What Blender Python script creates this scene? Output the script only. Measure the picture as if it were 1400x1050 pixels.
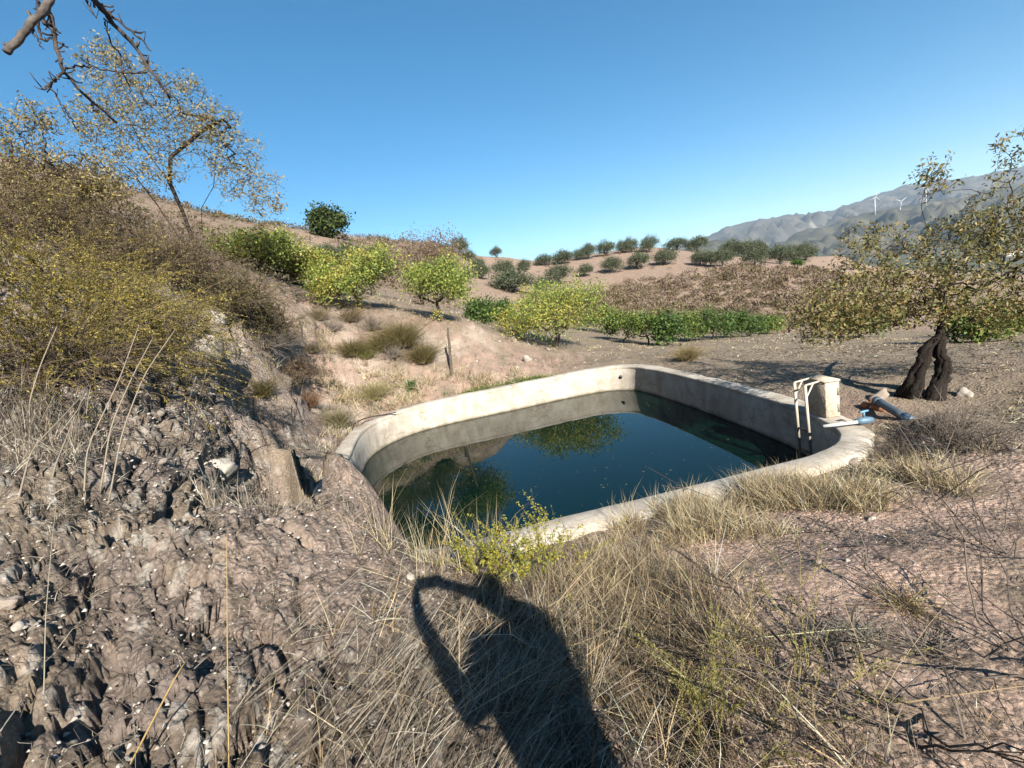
import bpy, math, random
import numpy as np
from mathutils import Vector, Matrix

# ------------------------------------------------------------------ scene, camera, sky, sun
for o in list(bpy.data.objects): bpy.data.objects.remove(o)
scene = bpy.context.scene
col = scene.collection
random.seed(7); rng = np.random.default_rng(7)
R = math.radians

FOC, PITCH, ROLL, ZC = 620.0, R(10.0), R(9.4), 2.1      # focal length in px of a 1400 px wide frame; camera 2.1 m over the pool rim
def ray(px, py):
    x, y = px - 700.0, 525.0 - py
    c, s = math.cos(ROLL), math.sin(ROLL)
    a, b = x*c + y*s, -x*s + y*c
    return np.array([a, FOC*math.cos(PITCH) + b*math.sin(PITCH), -FOC*math.sin(PITCH) + b*math.cos(PITCH)])
def P(px, py, Y):                      # the world point seen at a pixel, Y metres ahead
    d = ray(px, py); return np.array([0, 0, ZC]) + d*(Y/d[1])
def Pz(px, py, z=0.0):                 # the world point seen at a pixel, at height z
    d = ray(px, py); return np.array([0, 0, ZC]) + d*((z-ZC)/d[2])

cam_data = bpy.data.cameras.new('camera'); cam = bpy.data.objects.new('camera', cam_data); col.objects.link(cam)
A_, B_, F_ = Vector((1,0,0)), Vector((0, math.sin(PITCH), math.cos(PITCH))), Vector((0, math.cos(PITCH), -math.sin(PITCH)))
cx_, sx_ = math.cos(ROLL), math.sin(ROLL)
X_, Y_, Z_ = A_*cx_ - B_*sx_, A_*sx_ + B_*cx_, -F_
cam.matrix_world = Matrix(((X_.x,Y_.x,Z_.x,0),(X_.y,Y_.y,Z_.y,0),(X_.z,Y_.z,Z_.z,ZC),(0,0,0,1)))
cam_data.sensor_width = 36.0; cam_data.lens = 36.0*FOC/1400.0
cam_data.clip_start = 0.02; cam_data.clip_end = 40000
scene.camera = cam

SUN_EL, SHADOW_AZ = R(30.3), R(-16.4)      # shadows run ahead and a little to the left
world = bpy.data.worlds.new('World'); scene.world = world; world.use_nodes = True
wn = world.node_tree; bg = wn.nodes['Background']
sky = wn.nodes.new('ShaderNodeTexSky'); sky.sky_type = 'NISHITA'; sky.sun_disc = False
sky.sun_elevation = SUN_EL; sky.sun_rotation = SHADOW_AZ + math.pi
sky.altitude = 1600; sky.air_density = 1.0; sky.dust_density = 0.05; sky.ozone_density = 1.6
hs_ = wn.nodes.new('ShaderNodeHueSaturation'); hs_.inputs['Saturation'].default_value = 1.45; hs_.inputs['Hue'].default_value = .489
wn.links.new(sky.outputs[0], hs_.inputs['Color']); wn.links.new(hs_.outputs[0], bg.inputs[0]); bg.inputs[1].default_value = 0.05
sun_d = bpy.data.lights.new('sun', 'SUN'); sun = bpy.data.objects.new('sun', sun_d); col.objects.link(sun)
sun_d.energy = 5.0; sun_d.angle = R(0.53); sun_d.color = (1.0, 0.93, 0.81)
ldir = Vector((math.sin(SHADOW_AZ)*math.cos(SUN_EL), math.cos(SHADOW_AZ)*math.cos(SUN_EL), -math.sin(SUN_EL)))
sun.rotation_euler = ldir.to_track_quat('-Z', 'Y').to_euler(); sun.location = (3, -8, 12)
vs = scene.view_settings; vs.view_transform = 'Standard'; vs.look = 'None'; vs.gamma = 1; vs.exposure = 1.7; vs.use_curve_mapping = False
scene.render.engine = 'CYCLES'
scene.cycles.transparent_max_bounces = 4; scene.cycles.max_bounces = 6

# ------------------------------------------------------------------ noise
_perm = np.random.default_rng(3).permutation(256); _perm = np.concatenate([_perm, _perm, _perm])
_g = np.random.default_rng(5).normal(size=(256, 3)); _g /= np.linalg.norm(_g, axis=1)[:, None]
def noise(p):
    p = np.asarray(p, float); i = np.floor(p).astype(int); f = p - i; i &= 255
    u = f*f*f*(f*(f*6-15)+10); out = 0
    for dx in (0, 1):
        for dy in (0, 1):
            for dz in (0, 1):
                h = _perm[_perm[_perm[i[:,0]+dx] + i[:,1]+dy] + i[:,2]+dz]
                g = _g[h]; d = f - (dx, dy, dz)
                w = (u[:,0] if dx else 1-u[:,0])*(u[:,1] if dy else 1-u[:,1])*(u[:,2] if dz else 1-u[:,2])
                out = out + w*(g*d).sum(1)
    return out*1.6
def fbm(p, oct=4, gain=.5, ridged=False):
    p = np.asarray(p, float); t = 0; a = 1; n = 0
    for k in range(oct):
        v = noise(p*(2.03**k) + 17.3*k)
        if ridged: v = 1 - 2*np.abs(v)
        t = t + a*v; n += a; a *= gain
    return t/n
def worley(p, seed=0):                  # cell id values: F1, F2 - F1, random value, tilted-facet height
    i0 = np.floor(p).astype(int); N = len(p); f1 = np.full(N, 9.); f2 = np.full(N, 9.); rv = np.zeros(N); tl = np.zeros(N)
    for dx in (-1, 0, 1):
        for dy in (-1, 0, 1):
            for dz in (-1, 0, 1):
                c = i0 + (dx, dy, dz); cc = (c + seed*37) & 255; h = _perm[_perm[_perm[cc[:, 0]] + cc[:, 1]] + cc[:, 2]]; h2 = _perm[h + 11]
                v = p - (c + .5 + .45*_g[h]); d = np.sqrt((v*v).sum(1)); b = d < f1
                f2 = np.where(b, f1, np.minimum(f2, d)); f1 = np.where(b, d, f1); rv = np.where(b, h2/255., rv); tl = np.where(b, (v*_g[h2]).sum(1), tl)
    return f1, f2-f1, rv, tl
def sstep(a, b, x): t = np.clip((x-a)/(b-a), 0, 1); return t*t*(3-2*t)

# ------------------------------------------------------------------ mesh helpers
ALB = .58                               # the colours below are picked bright; this brings them to real albedos
def mesh_from(name, V, faces, mat, parent=None, colors=None, smooth=False):
    """faces: list of int arrays (n,3) or (n,4); colors: (nverts,3)"""
    V = np.asarray(V, np.float32); me = bpy.data.meshes.new(name)
    me.vertices.add(len(V)); me.vertices.foreach_set('co', V.ravel())
    loops = np.concatenate([np.asarray(f, np.int32).ravel() for f in faces])
    sizes = np.concatenate([np.full(len(f), np.asarray(f).shape[1], np.int32) for f in faces])
    me.loops.add(len(loops)); me.loops.foreach_set('vertex_index', loops)
    me.polygons.add(len(sizes)); starts = np.concatenate([[0], np.cumsum(sizes)[:-1]]).astype(np.int32)
    me.polygons.foreach_set('loop_start', starts)
    if smooth: me.polygons.foreach_set('use_smooth', np.ones(len(sizes), bool))
    me.update(calc_edges=True)
    if colors is not None:
        at = me.color_attributes.new('tint', 'FLOAT_COLOR', 'POINT')
        c4 = np.ones((len(V), 4), np.float32); c4[:, :3] = np.asarray(colors)*ALB; at.data.foreach_set('color', c4.ravel())
    if mat: me.materials.append(mat)
    o = bpy.data.objects.new(name, me); col.objects.link(o)
    if parent: o.parent = parent
    return o
def tag(o, label=None, cat=None, group=None, kind=None):
    if label: o['label'] = label
    if cat: o['category'] = cat
    if group: o['group'] = group
    if kind: o['kind'] = kind
    return o
def empty(name, loc, label=None, cat=None, group=None):
    e = bpy.data.objects.new(name, None); e.location = tuple(loc); e.empty_display_size = .1; col.objects.link(e)
    return tag(e, label, cat, group)
class MB:                               # collects shapes for ONE mesh
    def __init__(s): s.V = []; s.T = []; s.Q = []; s.C = []; s.n = 0
    def add(s, V, T=None, Q=None, C=None):
        V = np.asarray(V, float).reshape(-1, 3)
        if T is not None and len(T): s.T.append(np.asarray(T, int) + s.n)
        if Q is not None and len(Q): s.Q.append(np.asarray(Q, int) + s.n)
        s.V.append(V)
        if C is None: C = (.5, .5, .5)
        s.C.append(np.broadcast_to(np.asarray(C, float), (len(V), 3))); s.n += len(V); return s
    def build(s, name, mat, parent=None, smooth=False, origin=None):
        V = np.concatenate(s.V)
        if origin is not None: V = V - np.asarray(origin)
        fs = []
        if s.T: fs.append(np.concatenate(s.T))
        if s.Q: fs.append(np.concatenate(s.Q))
        return mesh_from(name, V, fs, mat, parent, np.concatenate(s.C), smooth)
    def tubes(s, paths, rad, sides=3, C=None):          # paths (N,K,3), rad (N,K)
        paths = np.asarray(paths, float); rad = np.asarray(rad, float); N, K, _ = paths.shape
        tg = np.gradient(paths, axis=1); tg /= np.linalg.norm(tg, axis=2, keepdims=True) + 1e-9
        ref = np.eye(3)[np.abs(tg.mean(1)).argmin(1)][:, None]
        u = np.cross(tg, ref); u /= np.linalg.norm(u, axis=2, keepdims=True) + 1e-9; v = np.cross(tg, u)
        an = np.arange(sides)*2*np.pi/sides
        V = paths[:, :, None] + rad[:, :, None, None]*(u[:, :, None]*np.cos(an)[None, None, :, None] + v[:, :, None]*np.sin(an)[None, None, :, None])
        idx = np.arange(N*K*sides).reshape(N, K, sides); n1 = np.roll(idx, -1, 2)
        Q = np.stack([idx[:, :-1], n1[:, :-1], n1[:, 1:], idx[:, 1:]], -1).reshape(-1, 4)
        if C is not None:
            C = np.asarray(C, float)
            if C.ndim == 2: C = np.repeat(C, K*sides, 0)
        s.add(V.reshape(-1, 3), None, Q, C)
        if sides > 3:
            caps = [idx[:, 0, ::-1], idx[:, -1]]
            for cp in caps:
                for k in range(1, sides-1): s.T.append(np.stack([cp[:, 0], cp[:, k], cp[:, k+1]], 1) + (s.n - N*K*sides))
        return s
    def tube(s, pts, rad, sides=6, C=None):
        pts = np.asarray(pts, float); rad = np.broadcast_to(np.asarray(rad, float), (len(pts),))
        return s.tubes(pts[None], rad[None], sides, C)
    def leaves(s, pos, L, W, C, up=.0, rg=rng, dirs=None):   # rhombic folded leaves
        N = len(pos); d = rg.normal(size=(N, 3)) if dirs is None else dirs + .5*rg.normal(size=(N, 3))
        d[:, 2] += up; d /= np.linalg.norm(d, axis=1, keepdims=True) + 1e-9
        w = np.cross(d, rg.normal(size=(N, 3))); w /= np.linalg.norm(w, axis=1, keepdims=True) + 1e-9
        nn = np.cross(d, w); L = np.broadcast_to(L, (N,))[:, None]; W = np.broadcast_to(W, (N,))[:, None]
        a = pos; b = pos + d*L*.45 + w*W*.5 + nn*W*.15; c = pos + d*L; e = pos + d*L*.45 - w*W*.5 + nn*W*.15
        V = np.stack([a, b, c, e], 1).reshape(-1, 3); i = np.arange(N)*4
        T = np.concatenate([np.stack([i, i+1, i+2], 1), np.stack([i, i+2, i+3], 1)])
        return s.add(V, T, None, np.repeat(np.asarray(C), 4, 0))
    def blades(s, base, dirs, length, width, bend, C, rg=rng):   # grass ribbons
        N = len(base); length = np.broadcast_to(length, (N,))[:, None]; width = np.broadcast_to(width, (N,))[:, None]
        dirs = dirs/np.linalg.norm(dirs, axis=1, keepdims=True)
        lean = rg.normal(size=(N, 3))*.6 + dirs*np.array([1, 1, 0]); lean[:, 2] = -.25
        side = np.cross(dirs, rg.normal(size=(N, 3))); side /= np.linalg.norm(side, axis=1, keepdims=True)+1e-9
        bend = np.broadcast_to(bend, (N,))[:, None]; rows = []
        for t, wf in ((0, 1), (.4, .85), (.75, .55)):
            c = base + dirs*length*t + lean*length*bend*t*t
            rows += [c - side*width*wf*.5, c + side*width*wf*.5]
        rows.append(base + dirs*length + lean*length*bend)
        V = np.stack(rows, 1).reshape(-1, 3); i = (np.arange(N)*7)[:, None]
        T = np.concatenate([i + np.array(t) for t in ((0,1,3),(0,3,2),(2,3,5),(2,5,4),(4,5,6))])
        return s.add(V, T, None, np.repeat(np.asarray(C), 7, 0))
    def box(s, c, ax, ay, az, C=None):                  # centre and three half-axis vectors
        c, ax, ay, az = map(lambda v: np.asarray(v, float), (c, ax, ay, az)); V = []
        for z in (-1, 1):
            for y in (-1, 1):
                for x in (-1, 1): V.append(c + ax*x + ay*y + az*z)
        return s.add(V, None, [(0,2,3,1),(4,5,7,6),(0,1,5,4),(2,6,7,3),(0,4,6,2),(1,3,7,5)], C)
def palette(cols, N, rg=rng, jit=.12, w=None):
    cols = np.array(cols, float); k = rg.choice(len(cols), N, p=w)
    return np.clip(cols[k]*(1 + jit*rg.normal(size=(N, 1))), .004, .95)

# ------------------------------------------------------------------ materials
def mat_new(name):
    m = bpy.data.materials.new(name); m.use_nodes = True; nt = m.node_tree
    return m, nt, nt.nodes['Principled BSDF'], nt.nodes['Material Output']
def tint_mat(name, rough=.8, trans=0.0, grain=0.0, gscale=40, bump=0.0, spec=.3):
    m, nt, b, out = mat_new(name); L = nt.links
    at = nt.nodes.new('ShaderNodeVertexColor'); at.layer_name = 'tint'; c = at.outputs[0]
    if grain or bump:
        tc = nt.nodes.new('ShaderNodeTexCoord'); nz = nt.nodes.new('ShaderNodeTexNoise'); nz.inputs['Scale'].default_value = gscale; nz.inputs['Detail'].default_value = 5
        L.new(tc.outputs['Object'], nz.inputs['Vector'])
        if grain:
            mr = nt.nodes.new('ShaderNodeMapRange'); mr.inputs['From Min'].default_value = .3; mr.inputs['From Max'].default_value = .7
            mr.inputs['To Min'].default_value = 1-grain; mr.inputs['To Max'].default_value = 1+grain; L.new(nz.outputs[0], mr.inputs[0])
            mx = nt.nodes.new('ShaderNodeVectorMath'); mx.operation = 'SCALE'; L.new(c, mx.inputs[0]); L.new(mr.outputs[0], mx.inputs['Scale']); c = mx.outputs[0]
        if bump:
            bp = nt.nodes.new('ShaderNodeBump'); bp.inputs['Strength'].default_value = bump; bp.inputs['Distance'].default_value = .02
            L.new(nz.outputs[0], bp.inputs['Height']); L.new(bp.outputs[0], b.inputs['Normal'])
    L.new(c, b.inputs['Base Color']); b.inputs['Roughness'].default_value = rough; b.inputs['Specular IOR Level'].default_value = spec
    if trans:
        tr = nt.nodes.new('ShaderNodeBsdfTranslucent'); L.new(c, tr.inputs[0]); ms = nt.nodes.new('ShaderNodeMixShader'); ms.inputs[0].default_value = trans
        L.new(b.outputs[0], ms.inputs[1]); L.new(tr.outputs[0], ms.inputs[2]); L.new(ms.outputs[0], out.inputs[0])
    return m
M_leaf = tint_mat('leaf', .55, .35, spec=.35)
M_straw = tint_mat('straw', .7, .25, spec=.25)
M_bark = tint_mat('bark', .9, 0, .45, 30, .6, .15)
M_twig = tint_mat('twig', .85, 0, spec=.2)
M_stone = tint_mat('stone', .9, 0, .25, 25, .5, .2)
M_paint = tint_mat('painted', .5, 0, .12, 60, .1, .4)
M_far = tint_mat('far_leaf', .8, .15, spec=.1)

def concrete_mat(name):
    m, nt, b, out = mat_new(name); L = nt.links; N = nt.nodes
    geo = N.new('ShaderNodeNewGeometry'); sp = N.new('ShaderNodeSeparateXYZ'); L.new(geo.outputs['Position'], sp.inputs[0])
    def nz(scale, det=6, vec=None, rough=.6):
        n = N.new('ShaderNodeTexNoise'); n.inputs['Scale'].default_value = scale; n.inputs['Detail'].default_value = det; n.inputs['Roughness'].default_value = rough
        L.new(vec or geo.outputs['Position'], n.inputs['Vector']); return n.outputs[0]
    def ramp(v, st):
        r = N.new('ShaderNodeValToRGB'); L.new(v, r.inputs[0])
        while len(r.color_ramp.elements) < len(st): r.color_ramp.elements.new(.5)
        for e, (p, c) in zip(r.color_ramp.elements, st): e.position = p; e.color = (*c, 1)
        return r.outputs[0]
    def mix(f, a, bb, mode='MIX'):
        x = N.new('ShaderNodeMix'); x.data_type = 'RGBA'; x.blend_type = mode
        if isinstance(f, float): x.inputs[0].default_value = f
        else: L.new(f, x.inputs[0])
        for s, v in ((6, a), (7, bb)):
            if isinstance(v, tuple): x.inputs[s].default_value = (*v, 1)
            else: L.new(v, x.inputs[s])
        return x.outputs[2]
    base = ramp(nz(1.7), [(.3, (.29,.255,.215)), (.55, (.385,.35,.305)), (.75, (.44,.415,.375))])
    mp = N.new('ShaderNodeMapping'); mp.inputs['Scale'].default_value = (5, 5, .35); L.new(geo.outputs['Position'], mp.inputs[0])
    streak = ramp(nz(1.0, 5, mp.outputs[0]), [(.45, (1,1,1)), (.7, (.66,.63,.58))])
    c = mix(.45, base, streak, 'MULTIPLY')
    fine = ramp(nz(38, 4), [(.35, (.78,.78,.78)), (.6, (1.05,1.05,1.05))]); c = mix(.6, c, fine, 'MULTIPLY')
    vr = N.new('ShaderNodeTexVoronoi'); vr.feature = 'DISTANCE_TO_EDGE'; vr.inputs['Scale'].default_value = .55
    wv_ = N.new('ShaderNodeVectorMath'); wv_.operation = 'MULTIPLY_ADD'; nn_ = N.new('ShaderNodeTexNoise'); nn_.inputs['Scale'].default_value = 2.5; nn_.inputs['Detail'].default_value = 6; L.new(geo.outputs['Position'], nn_.inputs['Vector'])
    L.new(nn_.outputs['Color'], wv_.inputs[0]); wv_.inputs[1].default_value = (.7,.7,.7); L.new(geo.outputs['Position'], wv_.inputs[2]); L.new(wv_.outputs[0], vr.inputs['Vector'])
    crk = ramp(vr.outputs['Distance'], [(.0, (.42,.38,.33)), (.006, (.75,.72,.68)), (.013, (1,1,1))]); c = mix(.5, c, crk, 'MULTIPLY')
    blot = ramp(nz(4.3, 8, None, .7), [(.42, (.70,.64,.56)), (.54, (1,1,1)), (.75, (1.06,1.05,1.03))]); c = mix(.5, c, blot, 'MULTIPLY')
    # the tide mark of old water levels
    add = N.new('ShaderNodeMath'); add.operation = 'MULTIPLY_ADD'; L.new(nz(3, 3), add.inputs[0]); add.inputs[1].default_value = .12; L.new(sp.outputs[2], add.inputs[2])
    mr = N.new('ShaderNodeMapRange'); mr.inputs['From Min'].default_value = -.60; mr.inputs['From Max'].default_value = -.52; L.new(add.outputs[0], mr.inputs[0])
    c = mix(mr.outputs[0], (.09,.075,.045), c)
    L.new(c, b.inputs['Base Color']); b.inputs['Roughness'].default_value = .88; b.inputs['Specular IOR Level'].default_value = .25
    bp = N.new('ShaderNodeBump'); bp.inputs['Strength'].default_value = .5; bp.inputs['Distance'].default_value = .012; L.new(nz(22, 8, None, .7), bp.inputs['Height']); L.new(bp.outputs[0], b.inputs['Normal'])
    return m
M_conc = concrete_mat('concrete')

def ground_mat():
    m, nt, b, out = mat_new('dry_earth'); L = nt.links; N = nt.nodes
    geo = N.new('ShaderNodeNewGeometry'); at = N.new('ShaderNodeVertexColor'); at.layer_name = 'tint'
    def nz(scale, det=6, rough=.6):
        n = N.new('ShaderNodeTexNoise'); n.inputs['Scale'].default_value = scale; n.inputs['Detail'].default_value = det; n.inputs['Roughness'].default_value = rough
        L.new(geo.outputs['Position'], n.inputs['Vector']); return n.outputs[0]
    def rng_(v, a, bb, lo, hi):
        r = N.new('ShaderNodeMapRange'); L.new(v, r.inputs[0])
        for k, x in zip(('From Min','From Max','To Min','To Max'), (a, bb, lo, hi)): r.inputs[k].default_value = x
        return r.outputs[0]
    def mul(a, bb):
        x = N.new('ShaderNodeMath'); x.operation = 'MULTIPLY'; L.new(a, x.inputs[0]); L.new(bb, x.inputs[1]); return x.outputs[0]
    k = mul(rng_(nz(2.3), .3, .7, .78, 1.18), rng_(nz(21, 8, .7), .3, .7, .68, 1.25))
    vo = N.new('ShaderNodeTexVoronoi'); vo.inputs['Scale'].default_value = 34; L.new(geo.outputs['Position'], vo.inputs['Vector'])
    k = mul(k, rng_(vo.outputs['Distance'], .0, .5, 1.18, .86))
    sc = N.new('ShaderNodeVectorMath'); sc.operation = 'SCALE'; L.new(at.outputs[0], sc.inputs[0]); L.new(k, sc.inputs['Scale'])
    # pale grit
    v2 = N.new('ShaderNodeTexVoronoi'); v2.inputs['Scale'].default_value = 55; L.new(geo.outputs['Position'], v2.inputs['Vector'])
    g = N.new('ShaderNodeMath'); g.operation = 'LESS_THAN'; g.inputs[1].default_value = .2; L.new(v2.outputs['Distance'], g.inputs[0])
    s2 = N.new('ShaderNodeSeparateColor'); L.new(v2.outputs['Color'], s2.inputs[0])
    g2 = N.new('ShaderNodeMath'); g2.operation = 'GREATER_THAN'; g2.inputs[1].default_value = .7; L.new(s2.outputs[0], g2.inputs[0])
    mx = N.new('ShaderNodeMix'); mx.data_type = 'RGBA'; L.new(mul(g.outputs[0], g2.outputs[0]), mx.inputs[0]); L.new(sc.outputs[0], mx.inputs[6]); mx.inputs[7].default_value = (.30,.275,.245,1)
    L.new(mx.outputs[2], b.inputs['Base Color']); b.inputs['Roughness'].default_value = .95; b.inputs['Specular IOR Level'].default_value = .12
    bp = N.new('ShaderNodeBump'); bp.inputs['Strength'].default_value = 1.0; bp.inputs['Distance'].default_value = .028
    ad = N.new('ShaderNodeMath'); ad.operation = 'SUBTRACT'; L.new(nz(26, 9, .72), ad.inputs[0]); ad2 = mul(vo.outputs['Distance'], rng_(nz(3), .3, .7, .2, 1)); L.new(ad2, ad.inputs[1])
    L.new(ad.outputs[0], bp.inputs['Height']); L.new(bp.outputs[0], b.inputs['Normal'])
    return m
M_ground = ground_mat()

def water_mat():
    m, nt, b, out = mat_new('pool_water'); N = nt.nodes; L = nt.links
    b.inputs['Base Color'].default_value = (.001, .0075, .0058, 1); b.inputs['Roughness'].default_value = .015; b.inputs['IOR'].default_value = 1.333
    b.inputs['Specular IOR Level'].default_value = .5
    geo = N.new('ShaderNodeNewGeometry'); n = N.new('ShaderNodeTexNoise'); n.inputs['Scale'].default_value = 2.2; n.inputs['Detail'].default_value = 2; L.new(geo.outputs['Position'], n.inputs['Vector'])
    bp = N.new('ShaderNodeBump'); bp.inputs['Strength'].default_value = .05; bp.inputs['Distance'].default_value = .02; L.new(n.outputs[0], bp.inputs['Height']); L.new(bp.outputs[0], b.inputs['Normal'])
    return m
M_water = water_mat()

# ------------------------------------------------------------------ pool outline (inner edge of the rim, z = 0)
ctl = np.array([(-3.0,7.68),(-3.22,8.8),(-3.27,9.6),(-3.02,10.39),(-2.5,11.0),(-1.58,11.36),(-.47,11.56),(1.58,12.02),(2.5,12.08),(3.1,11.72),(3.32,11.15),(3.53,10.21),(3.79,8.38),(3.92,7.05),(3.95,6.2),(3.84,5.43),(3.72,5.05),(3.48,4.78),(3.2,4.64),(2.92,4.55),(2.06,4.40),(1.25,4.26),(.51,4.16),(-.1,4.05),(-.64,3.95),(-1.1,3.93),(-1.65,4.08),(-2.15,4.5),(-2.5,5.2),(-2.75,6.3)])
def closed_spline(c, n):
    K = len(c); out = []
    for i in range(K):
        p0, p1, p2, p3 = c[i-1], c[i], c[(i+1) % K], c[(i+2) % K]
        for t in np.linspace(0, 1, n, endpoint=False):
            out.append(.5*((2*p1) + (-p0+p2)*t + (2*p0-5*p1+4*p2-p3)*t*t + (-p0+3*p1-3*p2+p3)*t**3))
    return np.array(out)
poly = closed_spline(ctl, 8)
for _ in range(6): poly = .5*poly + .25*(np.roll(poly, 1, 0) + np.roll(poly, -1, 0))
tg = np.roll(poly, -1, 0) - np.roll(poly, 1, 0); tg /= np.linalg.norm(tg, axis=1)[:, None]
cen = poly.mean(0); nrm = np.stack([-tg[:, 1], tg[:, 0]], 1)
if ((poly - cen)*nrm).sum() < 0: nrm = -nrm
def pool_dist(x, y):                    # signed distance to the inner rim edge, positive outside
    q = np.stack([x, y], 1); out = np.empty(len(q)); near = (np.abs(x - .3) < 6) & (np.abs(y - 8) < 7)
    out[:] = np.maximum(np.hypot(x-.3, y-8) - 6, 2.5)
    idx = np.nonzero(near)[0]; a = poly; bb = np.roll(poly, -1, 0)
    for s in range(0, len(idx), 20000):
        ii = idx[s:s+20000]; p = q[ii]
        d2 = ((p[:, None] - a[None])**2).sum(2).min(1)
        c = (a[None, :, 1] > p[:, 1:2]) != (bb[None, :, 1] > p[:, 1:2])
        xi = (bb[:, 0]-a[:, 0])[None]*(p[:, 1:2]-a[None, :, 1])/((bb[:, 1]-a[:, 1])[None] + 1e-12) + a[None, :, 0]
        ins = (c & (p[:, 0:1] < xi)).sum(1) % 2 == 1
        out[ii] = np.where(ins, -np.sqrt(d2), np.sqrt(d2))
    return out

# ------------------------------------------------------------------ terrain from control points
CP = []
def cp(px, py, Y): CP.append(P(px, py, Y))
def cw(x, y, z): CP.append(np.array([x, y, z], float))
for w in [(0,0,.60),(.3,-.6,.60),(-.6,.7,.66),(-.2,1.25,.56),(.5,1.0,.42),(-.8,2.2,.64),(-.25,2.3,.46),(-.3,3.0,.27),(.3,3.3,.09),(-.9,3.2,.42),(-1.1,3.7,.2),(.5,2.0,.26),
          (1.0,2.4,.22),(1.0,3.4,.05),(2.2,2.2,.24),(2.2,3.4,.07),(2.2,4.05,-.02),(3.6,2.4,.27),(3.6,3.6,.12),(4.4,4.4,.02),(1.5,.9,.38),(3.2,1.0,.38),(6,2.5,.38),(5.5,4.0,.18),(8,4,.35),
          (4.6,5.6,-.02),(4.5,7,.0),(4.3,9,.0),(4,11,.0),(3,13,.0),(5.3,5.2,-.12),(6.5,6.5,.02),(8,6.5,.05),(10,8,-.1),
          (0,-4,1.0),(4,-4,1.2),(-4,-4,2.6),(0,-30,4),(30,-30,2),(-30,-30,14),(40,0,-3),(15,0,.8),(-40,0,22),(-15,0,9),(0,-3000,0),(3000,0,-250),(-3000,0,250),(200,-10,-20),(-200,0,60)]: cw(*w)
# left bank, seen from its crest downwards
for w in [(590,742,3.3),(540,705,3.4),(500,668,3.55),(470,628,3.75),(440,592,4.1),(400,574,4.8),(360,560,5.4),(300,528,5.6),(250,505,5.4),(200,700,2.7),(330,700,2.9),(420,700,3.1),(470,740,2.9),
          (100,600,3.4),(0,540,3.4),(0,700,2.4),(0,900,1.65),(0,1040,1.35),(150,850,1.9),(300,800,2.3),(300,950,1.65),(450,850,2.1),(200,560,4.0),(100,480,4.6),(0,430,4.8),(180,440,6.0),(260,420,7.6),(0,330,7),(150,330,9),
          (250,330,10.5),(0,250,14),(280,470,7.4),(330,440,9.0),(390,412,12)]: cp(*w)
for w in [(-2.0,4.05,.2),(-2.6,4.6,.1),(-2.95,5.6,.05),(-3.3,6.6,.05),(-3.6,8,.1),(-3.75,9.5,.1),(-3.3,10.9,.05),(-4.3,6.4,.45),(-4.6,8,.5),(-4.4,9.6,.55)]: cw(*w)
# pink bank behind the pool and terrace
for w in [(430,555,10.6),(500,545,11.6),(560,530,12.2),(420,490,11.6),(480,470,12.6),(540,480,12.8),(430,435,13.4),(500,425,14.5),(560,437,14.6),(640,437,15.2),(600,490,13.3),(680,480,14.2),(700,470,15.4),(740,490,14.5),(800,492,14.2),
          (490,414,17),(400,384,19),(330,362,20),(575,414,22),(610,438,16.5),(770,474,18),(680,446,26),(860,478,16),(950,480,15),
          (900,468,24),(840,463,24),(1000,464,23),(1080,456,22),(1180,462,17),(1300,470,12.5),(1390,478,10.5),(1250,470,14),
          (660,425,38),(830,432,45),(950,440,45),(1090,440,42),(820,388,68),(1000,366,66),(1130,372,62),(740,361,112),(800,347,112),(880,336,112),(960,345,106),(1040,353,100),(1110,353,96),(1150,349,96),(700,384,80),(1220,400,60),(1200,375,90),(1240,365,160),
          (330,303,62),(390,309,66),(453,321,74),(520,324,80),(600,333,86),(690,351,96),(340,350,36),(480,362,42),(620,385,46),(560,340,70),(250,285,60),(100,230,50),
          (1300,430,40),(1390,450,30),(1350,415,150),(1300,375,500),(1390,345,1300),(1250,345,900)]: cp(*w)
for w in [(-20,140,8),(10,170,6),(40,160,-4),(-60,140,14),(0,400,-20),(-200,400,20),(150,400,-45),(0,2500,-140),(1200,2500,-160),(-1500,2500,-60),(0,6000,-160),(4000,4500,-160),(-4000,4500,0)]: cw(*w)
CP = np.array(CP)
def feat(x, y):
    r = np.hypot(x, y) + .25
    return np.stack([np.sin(np.arctan2(x, y)/2)*2*1.35, np.log(r + .6), np.cos(np.arctan2(x, y)/2)*2*1.35*.35], 1)
def wgt(x, y): return np.hypot(x, y) + 2.5
_Fc = feat(CP[:, 0], CP[:, 1]); _vc = CP[:, 2]/wgt(CP[:, 0], CP[:, 1])
def _kern(a, b):
    return np.sqrt(np.maximum((a*a).sum(1)[:, None] + (b*b).sum(1)[None] - 2*a @ b.T, 0) + 1e-9)          # 3-D thin-plate kernel
_n = len(CP); _K = _kern(_Fc, _Fc) - np.eye(_n)*.004; _Pm = np.concatenate([np.ones((_n, 1)), _Fc], 1)
_Am = np.block([[_K, _Pm], [_Pm.T, np.zeros((4, 4))]])
_sol = np.linalg.lstsq(_Am, np.concatenate([_vc, np.zeros(4)]), rcond=None)[0]
def height(x, y):
    x = np.atleast_1d(np.asarray(x, float)); y = np.atleast_1d(np.asarray(y, float)); out = np.empty(len(x))
    for s in range(0, len(x), 40000):
        F = feat(x[s:s+40000], y[s:s+40000])
        out[s:s+40000] = _kern(F, _Fc) @ _sol[:_n] + _sol[_n] + F @ _sol[_n+1:]
    return out*wgt(x, y)

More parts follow.
